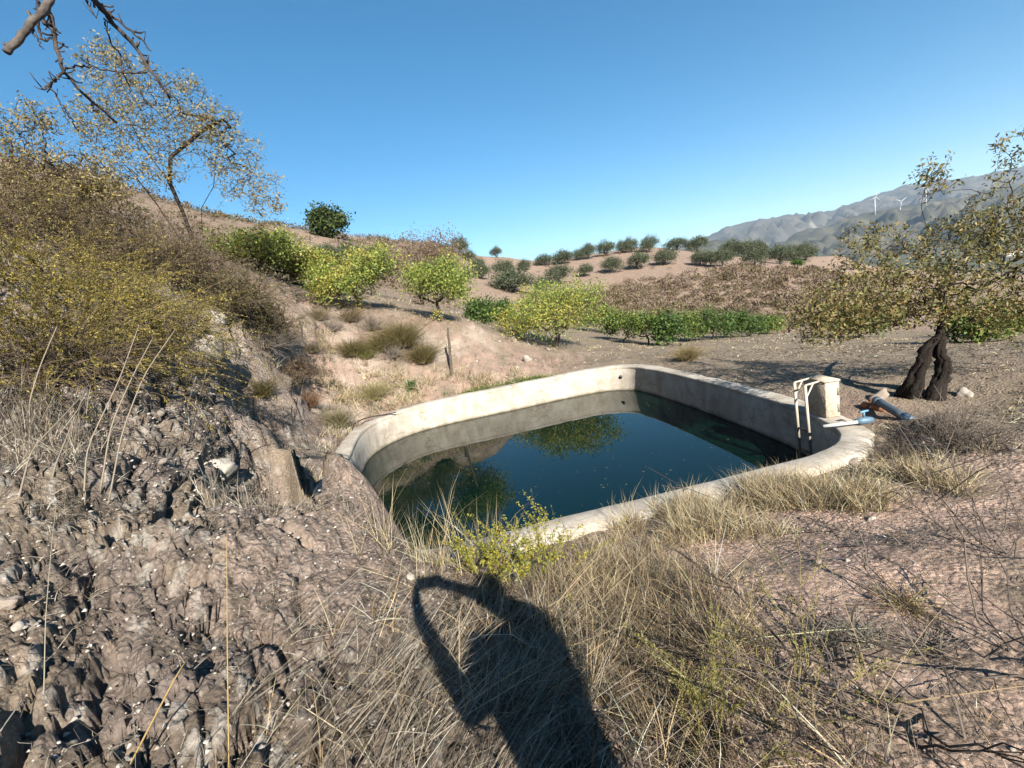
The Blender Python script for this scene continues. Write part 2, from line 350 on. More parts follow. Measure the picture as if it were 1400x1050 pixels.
AZ = np.concatenate([np.arange(-180, -64, 3.0), np.arange(-63, 63, .208), np.arange(64, 180, 3.0)])*np.pi/180
RR = np.concatenate([.3*1.0103**np.arange(0, 378)]); RR = np.concatenate([RR, RR[-1]*1.024**np.arange(1, 98)]); RR = np.concatenate([RR, RR[-1]*1.06**np.arange(1, 200)]); RR = RR[RR < 9000]
ga, gr = np.meshgrid(AZ, RR); GX, GY = (gr*np.sin(ga)).ravel(), (gr*np.cos(ga)).ravel()
nr, na = ga.shape
GH = height(GX, GY); pd = pool_dist(GX, GY); rr = np.hypot(GX, GY)
# level the ground to the rim around the pool
mleft = sstep(-.75, -1.4, GX)*sstep(6.6, 5.0, GY)
lev = (1 - sstep(.25, 1.1, pd))*(1 - mleft)
GH = GH*(1-lev) + (-.07)*lev
# zones
q2 = np.stack([GX, GY, np.zeros_like(GX)], 1)
steep_l = sstep(.4, -1.2, GX + .25*(GY-2.5))*sstep(14, 9, GY)*sstep(.12, .45, pd + 10*(GY < 3.9))          # left bank
bank = sstep(9.5, 11.5, GY - .3*GX)*sstep(16.5, 14.5, GY)*sstep(2.8, .8, GX - .5*(GY-13))
near = sstep(40, 15, rr)
GH += near*(.05*fbm(q2*.9, 4) + .018*fbm(q2*4.5, 4)) + sstep(15, 60, rr)*sstep(3000, 300, rr)*.5*fbm(q2*.07, 4) + sstep(14, 30, rr)*sstep(400, 100, rr)*.10*fbm(q2*.8, 3)
led = sstep(.55, .72, GX + .22*noise(q2*2.1) - .12*(GY-2))*sstep(2.9, 2.3, GY)*sstep(.6, 1.0, GY)*sstep(4.5, 2.0, GX)
GH += .10*led*(1-lev)
for (ppx, ppy, dz_, rd_) in ((1222,594,-.20,.30),(1195,560,-.07,.22),(1292,582,.16,.30),(1262,606,.06,.2)):
    c_ = Pz(ppx, ppy); GH += dz_*np.exp(-((GX-c_[0])**2 + (GY-c_[1])**2)/rd_**2)*sstep(.34, .6, pd)
inside = pd < .14
GH = np.where(inside, -2.6, GH)
V = np.stack([GX, GY, GH], 1)
G3 = V.reshape(nr, na, 3); du = np.gradient(G3, axis=1); dv = np.gradient(G3, axis=0); NN = np.cross(du, dv).reshape(-1, 3); NN /= np.linalg.norm(NN, axis=1)[:, None] + 1e-12; NN *= np.sign(NN[:, 2:3] + 1e-9)
amp = np.clip(steep_l*1.0 + bank*.75, 0, 1)*sstep(.14, .35, pd)*(~inside)
crest = steep_l*sstep(-2.3, -1.3, GX)*sstep(1.6, 2.4, GY)*sstep(5.5, 4.2, GY); amp = amp*(1 - .45*crest)
q3 = V.copy(); tilt = np.stack([(q3[:, 0]+.5*q3[:, 1])*1.25, (q3[:, 1]-.5*q3[:, 0])*.6, q3[:, 2]*1.2], 1)
msk = amp > .001; disp = np.zeros(len(V)); t_ = tilt[msk]
crev = 1 - np.abs(noise(t_*2.3 + 3)); crev2 = 1 - np.abs(noise(t_*5.7 + 9))
wp = t_*np.array([1, 1, .9]) + .12*np.stack([noise(t_*3), noise(t_*3+31), noise(t_*3+57)], 1)
_, e1, r1, l1_ = worley(wp*np.array([1.6, 2.6, 2.4]), 1); _, e2, r2, l2_ = worley(wp*6.5 + 3, 2); _, e3, r3, l3_ = worley(t_*17, 3)
bl_ = sstep(-.25, .25, noise(t_*.75 + 40))
disp[msk] = amp[msk]*(.17*fbm(t_*1.2, 3) + .06*(r1-.5)*bl_ + .11*l1_*bl_ - .14*sstep(.14, 0, e1)*sstep(-.2, .3, noise(t_*.9+5)) + .026*(r2-.5)*(.4+.6*bl_) + .046*l2_*(.4+.6*bl_) - .03*sstep(.12, 0, e2) + .016*(r3-.5) + .018*l3_ + .016*fbm(t_*20, 3, .6))
cellv = np.zeros(len(V)); cellv[msk] = r3; cellw2 = np.zeros(len(V)); cellw2[msk] = r2
msk2 = (rr < 14) & (~inside) & (pd > .2) & (amp < .6); _, _, r4, l4 = worley(q3[msk2]*13, 5); disp[msk2] += .010*fbm(q3[msk2]*11, 3) + sstep(7, 3, rr[msk2])*(.007*l4 + .006*(r4-.5))*sstep(-.3, .3, noise(q3[msk2]*1.7))
V = V + NN*disp[:, None]
# earth colours: pink soil, grey crusted bank, straw-littered field, brown scrub hill
pink = np.array((.47,.335,.265)); grey = np.array((.31,.25,.215)); field = np.array((.37,.295,.22)); dark = np.array((.20,.16,.125)); pale = np.array((.56,.46,.385)); hill = np.array((.43,.315,.245)); scrub = np.array((.30,.225,.165)); green = np.array((.14,.16,.07))
nA = fbm(q2*.55, 4); nB = fbm(V*1.8 + 8, 4); nC = fbm(V*.12, 4)
C = np.tile(field, (len(V), 1))
def mixc(C, c, f): f = np.clip(f, 0, 1)[:, None]; return C*(1-f) + c*f
C = mixc(C, pink, sstep(-.05, .35, nA)*sstep(12, 6, rr)*.9)
C = mixc(C, pink*1.52, sstep(.3, 1.0, GX)*sstep(4.3, 3.4, GY)*sstep(.5, -.1, nB))
C = mixc(C, grey, steep_l*sstep(-.35, .2, nB)); C = mixc(C, pale, steep_l*sstep(.15, .5, nA)*.55)
C = mixc(C, dark, steep_l*sstep(.05, .4, fbm(V*2.4+21, 4))*.7)
C = C*(1 + steep_l*.35*(cellw2-.5))[:, None]; C = mixc(C, np.array((.55,.50,.44)), steep_l*(cellv > .86)*.8); C = mixc(C, np.array((.16,.125,.10)), steep_l*(cellv < .16)*.6)
C = mixc(C, np.array((.46,.35,.29)), crest*.7*sstep(.12, .3, cellv))
C = mixc(C, pink*1.02, bank*sstep(.3, -.2, nB)); C = mixc(C, pale, bank*sstep(0, .4, nA))
C = mixc(C, pale*.95, sstep(-4, -5, GX)*sstep(6.5, 8, GY)*sstep(13, 11, GY)*sstep(-.2, .2, nB)*.8)
hf = sstep(26, 40, rr)*sstep(400, 200, rr); C = mixc(C, hill, hf)
azg = np.arctan2(GX, GY)
hz = hf*sstep(-.02, -.14, azg); C = mixc(C, scrub, hz*.75*sstep(-.25, .15, nC))
C = mixc(C, np.array((.16,.17,.13)), sstep(300, 700, rr))
mesh_faces = np.arange(nr*na).reshape(nr, na)
a0, a1 = mesh_faces[:-1, :-1], mesh_faces[:-1, 1:]; b0, b1 = mesh_faces[1:, :-1], mesh_faces[1:, 1:]
Q = np.stack([a0, a1, b1, b0], -1).reshape(-1, 4)[:, ::-1]
w0, w1 = mesh_faces[:-1, -1], mesh_faces[:-1, 0]; x0, x1 = mesh_faces[1:, -1], mesh_faces[1:, 0]
Q = np.concatenate([Q, np.stack([w0, w1, x1, x0], -1)[:, ::-1]])
Q = Q[~inside[Q].all(1)]
ground = mesh_from('ground', V, [Q], M_ground, None, C, True)
tag(ground, 'dry pinkish earth and stony banks around the pool', 'ground', kind='structure')
bpy.context.view_layer.update()
_dg = bpy.context.evaluated_depsgraph_get()
def cast(o, d):
    ok, loc, n, _ = ground.ray_cast(Vector(o), Vector(d).normalized()); return (np.array(loc), np.array(n)) if ok else (None, None)
def hit(px, py):
    l, n = cast((0, 0, ZC), ray(px, py))
    return l if l is not None else P(px, py, 60)
def gz(x, y):
    l, n = cast((x, y, 400), (0, 0, -1)); return float(l[2]) if l is not None else 0.0
def on(x, y, dz=0): return np.array([x, y, gz(x, y) + dz])

# ------------------------------------------------------------------ basin
basin = empty('irrigation_pool', (cen[0], cen[1], 0), 'pale concrete irrigation pool with rounded corners', 'pool')
M = len(poly); s_ = np.arange(M)
def ring(off, z, jit=0):
    o = poly + nrm*off; zz = np.full(M, z)
    if jit:
        k = fbm(np.stack([o[:, 0]*2.6, o[:, 1]*2.6, np.full(M, z*9)], 1), 4, .65); o = o + nrm*(k*jit)[:, None]; zz = zz + jit*.35*fbm(np.stack([o[:, 0]*1.3, o[:, 1]*1.3, np.full(M, 4.)], 1), 3)
    return np.column_stack([o, zz])
def skin(rings, name, mat):
    Vr = np.concatenate(rings); n = len(rings); idx = np.arange(n*M).reshape(n, M); nx = np.roll(idx, -1, 1)
    o = mesh_from(name, Vr - np.array([cen[0], cen[1], 0]), [np.stack([idx[:-1], nx[:-1], nx[1:], idx[1:]], -1).reshape(-1, 4)], mat, basin, None, True)
    return o
skin([ring(0, z) for z in np.linspace(-2.5, -.06, 10)] + [ring(.004, -.055), ring(.0, -.052)], 'wall', M_conc)
skin([ring(-.004, -.07), ring(-.008, -.03, .02), ring(.0, -.008, .02), ring(.02, .0, .02), ring(.15, .006, .04), ring(.26, .0, .08), ring(.30, -.025, .10), ring(.315, -.10, .09), ring(.33, -.6)], 'rim', M_conc)
wv = np.column_stack([poly + nrm*.03, np.full(M, -.65)])
mb = MB(); mb.add(np.vstack([wv, [[cen[0], cen[1], -.65]]]), [(i, (i+1) % M, M) for i in range(M)])
water = mb.build('water', M_water); tag(water, 'still dark teal water in the concrete pool', 'water', kind='structure')

# ------------------------------------------------------------------ plant builders
def grow_tree(base, trunk, lobes, n_att, rg, step=.22, r0=.05, rmin=.004, wander=.25):
    """trunk: list of polylines from the base; lobes: (centre, radii, weight).  Returns nodes, parents, radii, counts."""
    nodes = []; par = []
    for line in trunk:
        line = np.asarray(line, float); prev = -1
        for k in range(len(line)-1):
            m = max(2, int(np.linalg.norm(line[k+1]-line[k])/step)+1)
            for t in np.linspace(0, 1, m, endpoint=False):
                p = line[k]*(1-t) + line[k+1]*t
                if prev == -1 and nodes:
                    d = np.linalg.norm(np.array(nodes)-p, axis=1); prev = int(d.argmin())
                    if d[prev] < 1e-6: continue
                nodes.append(p); par.append(prev); prev = len(nodes)-1
        nodes.append(line[-1]); par.append(prev)
    w = np.array([l[2] for l in lobes], float); w /= w.sum(); att = []
    for _ in range(n_att):
        l = lobes[rg.choice(len(lobes), p=w)]; d = rg.normal(size=3); d /= np.linalg.norm(d)
        att.append(np.asarray(l[0]) + d*np.asarray(l[1])*rg.random()**.42)
    att = np.array(att); top = np.array(nodes[-1]); att = att[np.argsort(np.linalg.norm(att-top, axis=1))]
    cap = len(nodes) + n_att*14; A = np.zeros((cap, 3)); n = len(nodes); A[:n] = nodes; lvl0 = n
    bz = A[:n, 2].min()
    for p in att:
        d = np.linalg.norm(A[:n]-p, axis=1) + .35*np.maximum(0, A[:n, 2]-p[2]) + 3.0*(A[:n, 2] < bz + .25*(top[2]-bz))
        j = int(d.argmin()); q = A[j].copy(); dist = np.linalg.norm(p-q); m = min(12, max(1, int(dist/step)))
        off = rg.normal(size=3)*wander*dist
        for t in np.linspace(0, 1, m+1)[1:]:
            if n >= cap: break
            A[n] = q*(1-t) + p*t + off*(t*(1-t)) + rg.normal(size=3)*step*.10; par.append(j if t <= 1/m+1e-6 else n-1); n += 1
    A = A[:n]; par = np.array(par[:n]); cnt = np.zeros(n); cnt += 0
    haschild = np.zeros(n, bool); haschild[par[par >= 0]] = True; cnt[~haschild] = 1
    for i in range(n-1, -1, -1):
        if par[i] >= 0: cnt[par[i]] += cnt[i]
    rad = np.maximum(rmin, r0*(cnt/cnt.max())**.55)
    return A, par, rad, cnt
def wood(mb, A, par, rad, C, sides=5, keep=None):
    i = np.nonzero(par >= 0)[0]
    if keep is not None: i = i[keep[i]]
    thick = rad[i] > .012
    for sel, sd in ((i[thick], sides), (i[~thick], 3)):
        if len(sel) == 0: continue
        paths = np.stack([A[par[sel]], A[sel]], 1); d = paths[:, 1]-paths[:, 0]; paths[:, 1] += d*.06
        rd = np.stack([np.minimum(rad[par[sel]], rad[sel]*1.5), rad[sel]], 1)
        mb.tubes(paths, rd, sd, np.tile(C, (len(sel), 1))*(1 + .15*rng.normal(size=(len(sel), 1))))
def make_tree(name, base, trunk, lobes, n_att, leaf, label=None, cat='tree', group=None, r0=.06, bark=(.11,.085,.065), step=.2, seed=1, leaf_mat=None, mesh_only=False, rmin=.004, trunk_r=None, wander=.25, tipmax=2.0, droop=0.):
    """leaf = dict(n per tip, sigma, L, W, cols, w)"""
    rg = np.random.default_rng(seed); base = np.asarray(base, float)
    A, par, rad, cnt = grow_tree(base, trunk, lobes, n_att, rg, step, r0, rmin, wander)
    root = empty(name, base, label, cat, group)
    tr = MB(); wood(tr, A-base, par, rad, np.array(bark), 6)
    if trunk_r:
        for ln, rr_ in trunk_r:
            ln = np.asarray(ln, float) - base; K = 18; t = np.linspace(0, 1, K); seg = np.linspace(0, 1, len(ln))
            pts = np.stack([np.interp(t, seg, ln[:, k]) for k in range(3)], 1); pts += .05*rr_[0]*rg.normal(size=pts.shape)*np.array([1, 1, .2])*(t[:, None] > 0)
            rad_ = np.interp(t, np.linspace(0, 1, len(rr_)), rr_)*(1+.04*rg.normal(size=K)); tr.tube(pts, rad_*.86, 10, np.array(bark))
            for j in range(7):                    # flutes of old bark
                an = j*.9 + rg.random() + t*(.8+.5*rg.random()); of = np.stack([np.cos(an), np.sin(an), 0*an], 1)*(rad_*(.66+.08*rg.normal(size=K)))[:, None]
                tr.tube(pts + of, rad_*(.40+.07*rg.normal(size=K)), 7, np.array(bark)*(.8+.6*rg.random()))
    tr.build('trunk', M_bark, root, True)
    if leaf and leaf['n'] > 0:
        tips = np.nonzero(cnt <= tipmax)[0]; k = rg.poisson(leaf['n'], len(tips)); idx = np.repeat(tips, k)
        pos = A[idx] + rg.normal(size=(len(idx), 3))*leaf['sigma']; pos[:, 2] -= droop*rg.random(len(idx))
        lb = MB(); L = leaf['L']*(1 + .25*rg.normal(size=len(idx)))
        cc = palette(leaf['cols'], len(idx), rg, .15, leaf.get('w'))
        if 'shift' in leaf:                       # leaves yellow by whole branches
            sh = noise(A[idx]*leaf.get('sf', 1.3) + seed*7.1); sel = sh > leaf['thr']; cc[sel] = palette(leaf['shift'], int(sel.sum()), rg, .15)
        lb.leaves(pos - base, L, L*leaf['W'], cc, leaf.get('up', 0), rg)
        lb.build('crown', leaf_mat or M_leaf, root)
    return root
def copy_tree(o, loc, rz=0, sc=1.0, label=None, group=None):
    c = o.copy(); col.objects.link(c); c.location = tuple(loc); c.rotation_euler = (0, 0, rz); c.scale = (sc, sc, sc) if np.isscalar(sc) else tuple(sc)
    if label: c['label'] = label
    if group: c['group'] = group
    for ch in o.children:
        d = ch.copy(); col.objects.link(d); d.parent = c
    return c
ORD = ['first','second','third','fourth','fifth','sixth','seventh','eighth','ninth','tenth','eleventh','twelfth','thirteenth','fourteenth']
def burst(mb, base, n, L, spread, r, rg, C, K=6, droop=.3, up=.6, lean=(0,0,0), baser=.04, wob=.05):
    """n curved stems bursting from a base; returns the paths"""
    az = rg.random(n)*2*np.pi; el = np.clip(rg.normal(up, spread, n), .05, 1.5)
    d = np.stack([np.cos(az)*np.cos(el), np.sin(az)*np.cos(el), np.sin(el)], 1) + np.asarray(lean)
    Ls = L*(.55 + .6*rg.random(n)); t = np.linspace(0, 1, K)
    b = np.asarray(base) + rg.normal(size=(n, 3))*np.array([baser, baser, .01])
    p = b[:, None] + d[:, None]*Ls[:, None, None]*t[None, :, None]
    p[..., 2] -= droop*Ls[:, None]*(t**2)[None]*rg.random((n, 1))
    wv = np.cumsum(rg.normal(size=(n, K, 3)), 1)*wob*Ls[:, None, None]/K**.5; wv[:, 0] = 0; p += wv
    rad = np.outer(r*(.7 + .6*rg.random(n)), np.linspace(1, .35, K))
    if C is not None: mb.tubes(p, rad, 3, palette(C, n, rg))
    return p
def along(p, per, rg, jit=.02, t0=.3):        # random points along stems
    n, K, _ = p.shape; m = n*per; i = rg.integers(0, n, m); t = (t0 + (1-t0)*rg.random(m))*(K-1); k = np.minimum(t.astype(int), K-2); f = (t-k)[:, None]
    return p[i, k]*(1-f) + p[i, k+1]*f + rg.normal(size=(m, 3))*jit, p[i, k+1] - p[i, k]
def shrub(name, base, n, L, label, cat='shrub', seed=1, stem=((.2,.15,.11),), leafc=None, per=10, lL=.03, lW=.4, spread=.4, up=.7, droop=.3, lean=(0,0,0), r=.004, twigs=0, twL=.3, baser=.05, leaf_mat=None, group=None, dirs=False, t0=.3, wob=.05):
    rg = np.random.default_rng(seed); base = np.asarray(base, float); root = empty(name, base, label, cat, group)
    mb = MB(); p = burst(mb, (0,0,-.02), n, L, spread, r, rg, stem, 7, droop, up, lean, baser, wob); allp = p
    if twigs:
        q, dq = along(p, twigs, rg, 0, .25); m = len(q); dq = dq/(np.linalg.norm(dq, axis=1, keepdims=True)+1e-9) + rg.normal(size=(m, 3))*.55
        t = np.linspace(0, 1, 4); tl = twL*L*(.4+.8*rg.random(m)); tp = q[:, None] + dq[:, None]*(tl[:, None, None]*t[None, :, None]); tp += np.cumsum(rg.normal(size=tp.shape), 1)*.02*tl[:, None, None]; tp[..., 2] -= droop*.4*tl[:, None]*(t**2)[None]
        mb.tubes(tp, np.outer(np.full(m, r*.55), np.linspace(1, .5, 4)), 3, palette(stem, m, rg))
    mb.build('stems', M_twig, root)
    if leafc is not None:
        q, dq = along(p, per, rg, lL*.3, t0)
        if twigs: q2_, dq2 = along(tp, per, rg, lL*.3, .1); q = np.concatenate([q, q2_]); dq = np.concatenate([dq, dq2])
        lb = MB(); m = len(q)
        lb.leaves(q, lL*(.6+.8*rg.random(m)), lL*lW, palette(leafc, m, rg), .1, rg, dq/(np.linalg.norm(dq, axis=1, keepdims=True)+1e-9) if dirs else None)
        lb.build('foliage', leaf_mat or M_leaf, root)
    return root
def tuft(name, base, n, L, label, cat='grass tuft', seed=1, cols=((.42,.33,.19),), up=.9, width=.004, bend=.45, baser=.06, group=None, lean=(0,0,0), mat=None):
    rg = np.random.default_rng(seed); az = rg.random(n)*2*np.pi; el = np.clip(rg.normal(up, .28, n), .1, 1.5)
    d = np.stack([np.cos(az)*np.cos(el), np.sin(az)*np.cos(el), np.sin(el)], 1) + np.asarray(lean)
    b = rg.normal(size=(n, 3))*np.array([baser, baser, .005]); mb = MB()
    mb.blades(b, d, L*(.5+.6*rg.random(n)), width, bend*(.4+.9*rg.random(n)), palette(cols, n, rg), rg)
    o = mb.build(name, mat or M_straw); o.location = tuple(base); return tag(o, label, cat, group)

# ------------------------------------------------------------------ fittings of the pool
def Lp(a, b, n=2): return np.linspace(np.asarray(a, float), np.asarray(b, float), n)
cream = (.66,.55,.43)
# concrete meter box on the rim
fl, fr, bl = Pz(1130, 572.5), Pz(1143, 571), Pz(1105, 564)
ex = (fr-fl); ex[2] = 0; ey = (bl-fl); ey[2] = 0; ey = ey/np.linalg.norm(ey)*.42; ex = ex/np.linalg.norm(ex)*max(.15, np.linalg.norm(ex)); ex -= ey*np.dot(ex, ey)/np.dot(ey, ey)
ex = ex/np.linalg.norm(ex)*.19
bh = .47; bc = fl + ex/2 + ey/2 + np.array([0, 0, bh/2])
boxo = empty('concrete_box', (bc[0], bc[1], 0), 'upright pale concrete box standing on the pool rim beside the ladder', 'box')
def chamfer_box(c, ax, ay, az, ch, colr):
    m_ = MB(); m_.box(c, ax, ay, az, colr); return m_
b0 = np.array([bc[0], bc[1], 0])
o = chamfer_box(bc-b0, ex/2, ey/2, (0,0,bh/2), .01, cream).build('body', M_stone, boxo); bxb = o; o.modifiers.new('b', 'BEVEL').width = .012
o = chamfer_box(bc-b0+np.array([0,0,bh/2+.012]), ex/2*1.04, ey/2*1.03, (0,0,.012), .01, cream).build('lid', M_stone, boxo)
fn = -ey/np.linalg.norm(ey)
o = MB().box(bc-b0 - ey*.505 + ex*.36 + (0,0,.1), ex*.07, ey*.006, (0,0,.05), (.3,.26,.2)).build('hinge', M_paint, bxb)
o = MB().box(bc-b0 - ey*.505 + ex*.36 - np.array((0,0,.12)), ex*.07, ey*.006, (0,0,.05), (.3,.26,.2)).build('hinge', M_paint, bxb)
# ladder
l1, l2 = P(1089, 560, 5.75), P(1103.5, 562, 5.55)
lad = empty('pool_ladder', (l1[0], l1[1], 0), 'worn cream metal ladder hanging into the pool beside the concrete box', 'ladder')
lb0 = np.array([l1[0], l1[1], 0]); ivory = (.62,.56,.46); shade_brown = (.16,.10,.06)  # dark brown puts shade into the colour of the lower rails; rungs share it
tops = [P(1086, 523, 5.78), P(1100.5, 527, 5.58)]
for k, (tp, lq) in enumerate(zip(tops, (l1, l2))):
    d = (lq-tp)/abs(lq[2]-tp[2]); low = lq + d*(lq[2]+.28); bot = low + d*.75
    MB().tube([tp-lb0, low-lb0], .019, 8, ivory).build('rail', M_paint, lad)
    MB().tube([low-lb0, bot-lb0], .0175, 8, shade_brown).build('rail', M_paint, lad)
    MB().tube([tp-lb0, tp-lb0 + np.array([.30, .10, .0])], .013, 8, ivory).build('handle_bar', M_paint, lad)
    MB().tube([tp-lb0 + d*.17, tp-lb0 + np.array([.13, .04, -.005])], .011, 6, ivory).build('brace', M_paint, lad)
for zz in (-.12, -.40, -.62):
    a, b = [tp + (lq-tp)/abs(lq[2]-tp[2])*(tp[2]-zz) for tp, lq in zip(tops, (l1, l2))]
    MB().tube([a-lb0, b-lb0], .013, 6, shade_brown).build('rung', M_paint, lad)
rg = np.random.default_rng(91); fp = []
while len(fp) < 170:
    q = np.array([rg.uniform(-3, 3.8), rg.uniform(4, 12)]); k_ = rg.random()
    if pool_dist(q[:1], q[1:])[0] < -.05 and (k_ < .3 or q[0] > .3): fp.append((q[0], q[1], -.647))
fp = np.array(fp); mb = MB(); dl = np.column_stack([rg.normal(size=(170, 2)), np.zeros(170)]); dl /= np.linalg.norm(dl, axis=1)[:, None]; sd = np.column_stack([-dl[:, 1], dl[:, 0], np.zeros(170)]); ll = (.02 + .03*rg.random(170))[:, None]
VV = np.stack([fp, fp + dl*ll*.5 + sd*ll*.2 + (0,0,.003), fp + dl*ll, fp + dl*ll*.5 - sd*ll*.2 + (0,0,.002)], 1).reshape(-1, 3); i4 = np.arange(170)[:, None]*4
mb.add(VV, np.concatenate([i4 + np.array((0,1,2)), i4 + np.array((0,2,3))]), None, np.repeat(palette([(.3,.26,.12),(.2,.18,.1),(.38,.34,.2)], 170, rg), 4, 0))
tag(mb.build('floating_leaves', M_straw), 'tiny leaf specks floating on the pool water', 'leaves', kind='stuff')
# pipe stub through the far wall
a = Pz(850, 512, -.14); a = P(850, 511, 12.0)
st = MB().tube(np.array([[.09,.30,.05],[-.07,-.14,-.06]]), .045, 10, (.05,.05,.05)).build('inlet_pipe', M_paint, basin); st.location = (a[0]-cen[0], a[1]-cen[1], a[2])
# pipes by the corner
a, b = Pz(1125, 583, .05), Pz(1172, 577, .06)
o = MB().tube(Lp(a-a, b-a, 4), .022, 8, (.62,.62,.60)).build('white_pipe', M_paint); o.location = a; tag(o, 'thin white plastic pipe sticking out over the pool corner', 'pipe')
b = Pz(1172, 576, .06); vv = empty('blue_valve', b, 'small light blue plastic valve at the end of the white pipe', 'valve'); blue = (.13,.23,.33)
vb = MB().tube(Lp((-.02,0,0),(.17,-.02,.0), 4), [.03,.045,.045,.03], 10, blue).build('valve_body', M_paint, vv)
MB().tube([(.08,0,.03),(.08,0,.10)], .014, 8, blue).build('stem', M_paint, vb)
MB().box((.08,0,.11),(.055,.01,0),(-.004,.014,0),(0,0,.009), (.2,.42,.6)).build('handle', M_paint, vb)
a = Pz(1199, 548, .06); b = Pz(1238, 571, .0)
bp_ = empty('drain_pipe', a, 'thick grey blue plastic pipe lying beside the almond trunk', 'pipe')
pb = MB().tube(Lp(a-a, b-a, 5), .05, 14, (.10,.13,.165)).build('pipe_body', M_paint, bp_)
dd = (b-a)/np.linalg.norm(b-a); MB().tube(Lp(b-a-dd*.03, b-a+dd*.10), .056, 14, (.07,.14,.22)).build('collar', M_paint, pb)
MB().tube(Lp(-dd*.02, dd*.06), .057, 14, (.12,.16,.2)).build('collar', M_paint, pb)
for k, (px, py, an, lab) in enumerate(((1186,556,.3,'broken orange brick nearest the concrete box'),(1194,553,1.1,'broken orange brick lying against the grey blue pipe'),(1202,561,2.0,'broken orange brick in front of the grey blue pipe'))):
    p = hit(px, py); c, s = math.cos(an)*.08, math.sin(an)*.08
    o = MB().box((0,0,.03),(c,s,.012*k),(-s*.5,c*.5,0),(0,-.004,.03),(.42,.20,.11)).build('broken_brick', M_stone); o.location = p; o.modifiers.new('b', 'BEVEL').width = .008; tag(o, lab, 'brick', 'broken bricks by the pipe')
# hose lying over the far left rim
hp = [Pz(488,584,.03), Pz(497,575,.035), Pz(514,570,.03), Pz(532,567,.03), Pz(548,563,.04), Pz(557,556,.03)]
hp = [p + np.array([-.1, .1, 0]) for p in hp]
hs = closed_spline(np.array([p for p in hp]), 6)[:-12]
o = MB().tube(hs-hs[0], .013, 7, (.015,.015,.015)).build('hose', M_paint, None, True); o.location = hs[0]; tag(o, 'thin black hose lying along the far left rim', 'hose')
# leaning post below the young tree
a = hit(617, 512); b = P(612.5, 448, a[1]+.2)
po = MB().tube(Lp(a*0-(0,0,.1), b-a, 8) + rng.normal(size=(8,3))*.008, np.linspace(.045,.03,8), 8, (.13,.105,.085)).build('wooden_post', M_bark, None, True); po.location = a; tag(po, 'thin dark wooden post leaning below the young tree', 'post')

# ------------------------------------------------------------------ trees
LG = [(.36,.42,.085),(.26,.35,.075),(.46,.48,.10),(.18,.26,.06)]; YE = [(.58,.50,.11),(.50,.48,.10),(.52,.40,.09)]
def near_hit(cx, by, Y):
    for dy in (0, 2, 4, 7):
        b = hit(cx, by+dy)
        if .72*Y < b[1] < 1.45*Y: return b
    b = P(cx, by, Y); b[2] = gz(b[0], b[1]); return b
def px_tree(name, cx, by, w, h, Y, label, seed, leaf, n_att=170, r0=.06, lift=.22, group=None, bark=(.13,.10,.08), shape=None, by_ground=True, trunks=1, **kw):
    """a crown of w by h pixels whose foot shows at (cx, by), Y metres ahead"""
    sc = Y/FOC/math.cos(PITCH)*1.0; W, H = w*sc*1.1, h*sc*1.0; b = near_hit(cx, by, Y)
    sc = b[1]/FOC/math.cos(PITCH); W, H = w*sc*1.1, h*sc
    rg = np.random.default_rng(seed); top = b + np.array([0, 0, H*lift])
    tl = []
    for k in range(trunks):
        o = rg.normal(size=3)*.06*W; o[2] = 0; tl.append([b - (0,0,.1), b + o*.6 + (0,0,H*lift*.5), top + o])
    lobes = []
    nl = 9
    for k in range(nl):
        a = k*2*np.pi/nl + rg.random(); rr_ = .27*W; z = H*(lift + (1-lift)*(.28 + .42*rg.random()))
        lobes.append((b + np.array([math.cos(a)*rr_, math.sin(a)*rr_, z]), np.array([.24*W, .24*W, .24*H])*(.75+.5*rg.random()), 1))
    lobes.append((b + np.array([0, 0, H*(lift + (1-lift)*.55)]), (.3*W, .3*W, .36*H), 2))
    return make_tree(name, b, tl, shape(b, W, H) if shape else lobes, n_att, leaf, label, 'tree', group, r0, bark, max(.1, .07*W), seed, **kw)
def lf(n, sg, L, W=.6, cols=LG, **k): return dict(n=n, sigma=sg, L=L, W=W, cols=cols, **k)
yl = lambda thr=.15, L=.068: lf(34, .14, L, .62, LG, shift=YE2, thr=thr, sf=.9)
YE2 = YE + LG[:3]
G = 'yellowing fruit trees on the terrace'
px_tree('fruit_tree', 352, 374, 100, 58, 20, 'yellow green fruit tree nearest the dark overhanging shrubs on the left', 11, yl(-.1), 330, group=G, lift=.1)
px_tree('fruit_tree', 400, 388, 80, 56, 19, 'bright green fruit tree between two yellower ones on the upper terrace', 12, yl(.3), 260, group=G, lift=.1)
px_tree('fruit_tree', 436, 399, 62, 52, 18, 'small yellow fruit tree with orange tinted leaves on the upper terrace', 13, yl(-.5), 200, group=G, lift=.1)
px_tree('fruit_tree', 490, 420, 118, 72, 17, 'broad light green fruit tree on the lip of the pink bank', 14, yl(.12), 520, group=G, lift=.14, trunks=3)
px_tree('fruit_tree', 606, 439, 92, 82, 15.5, 'light green young tree standing above the thin leaning post', 15, yl(.3), 420, group=G, lift=.2, trunks=2)
px_tree('fruit_tree', 760, 475, 138, 90, 18, 'large rounded yellow green tree directly behind the pool', 16, yl(.05), 720, group=G, lift=.16, trunks=3, r0=.08)
px_tree('dry_tree', 580, 410, 140, 98, 20.5, 'brown withered bushy tree behind the green fruit trees', 17, lf(20, .2, .085, .5, [(.25,.17,.11),(.31,.22,.145),(.19,.13,.085),(.34,.26,.18)]), 620, bark=(.17,.13,.10), trunks=4, lift=.12)
DG = [(.08,.15,.03),(.11,.19,.04),(.06,.12,.03),(.16,.24,.05)]; MGr = [(.18,.25,.05),(.12,.20,.045),(.26,.31,.06)]
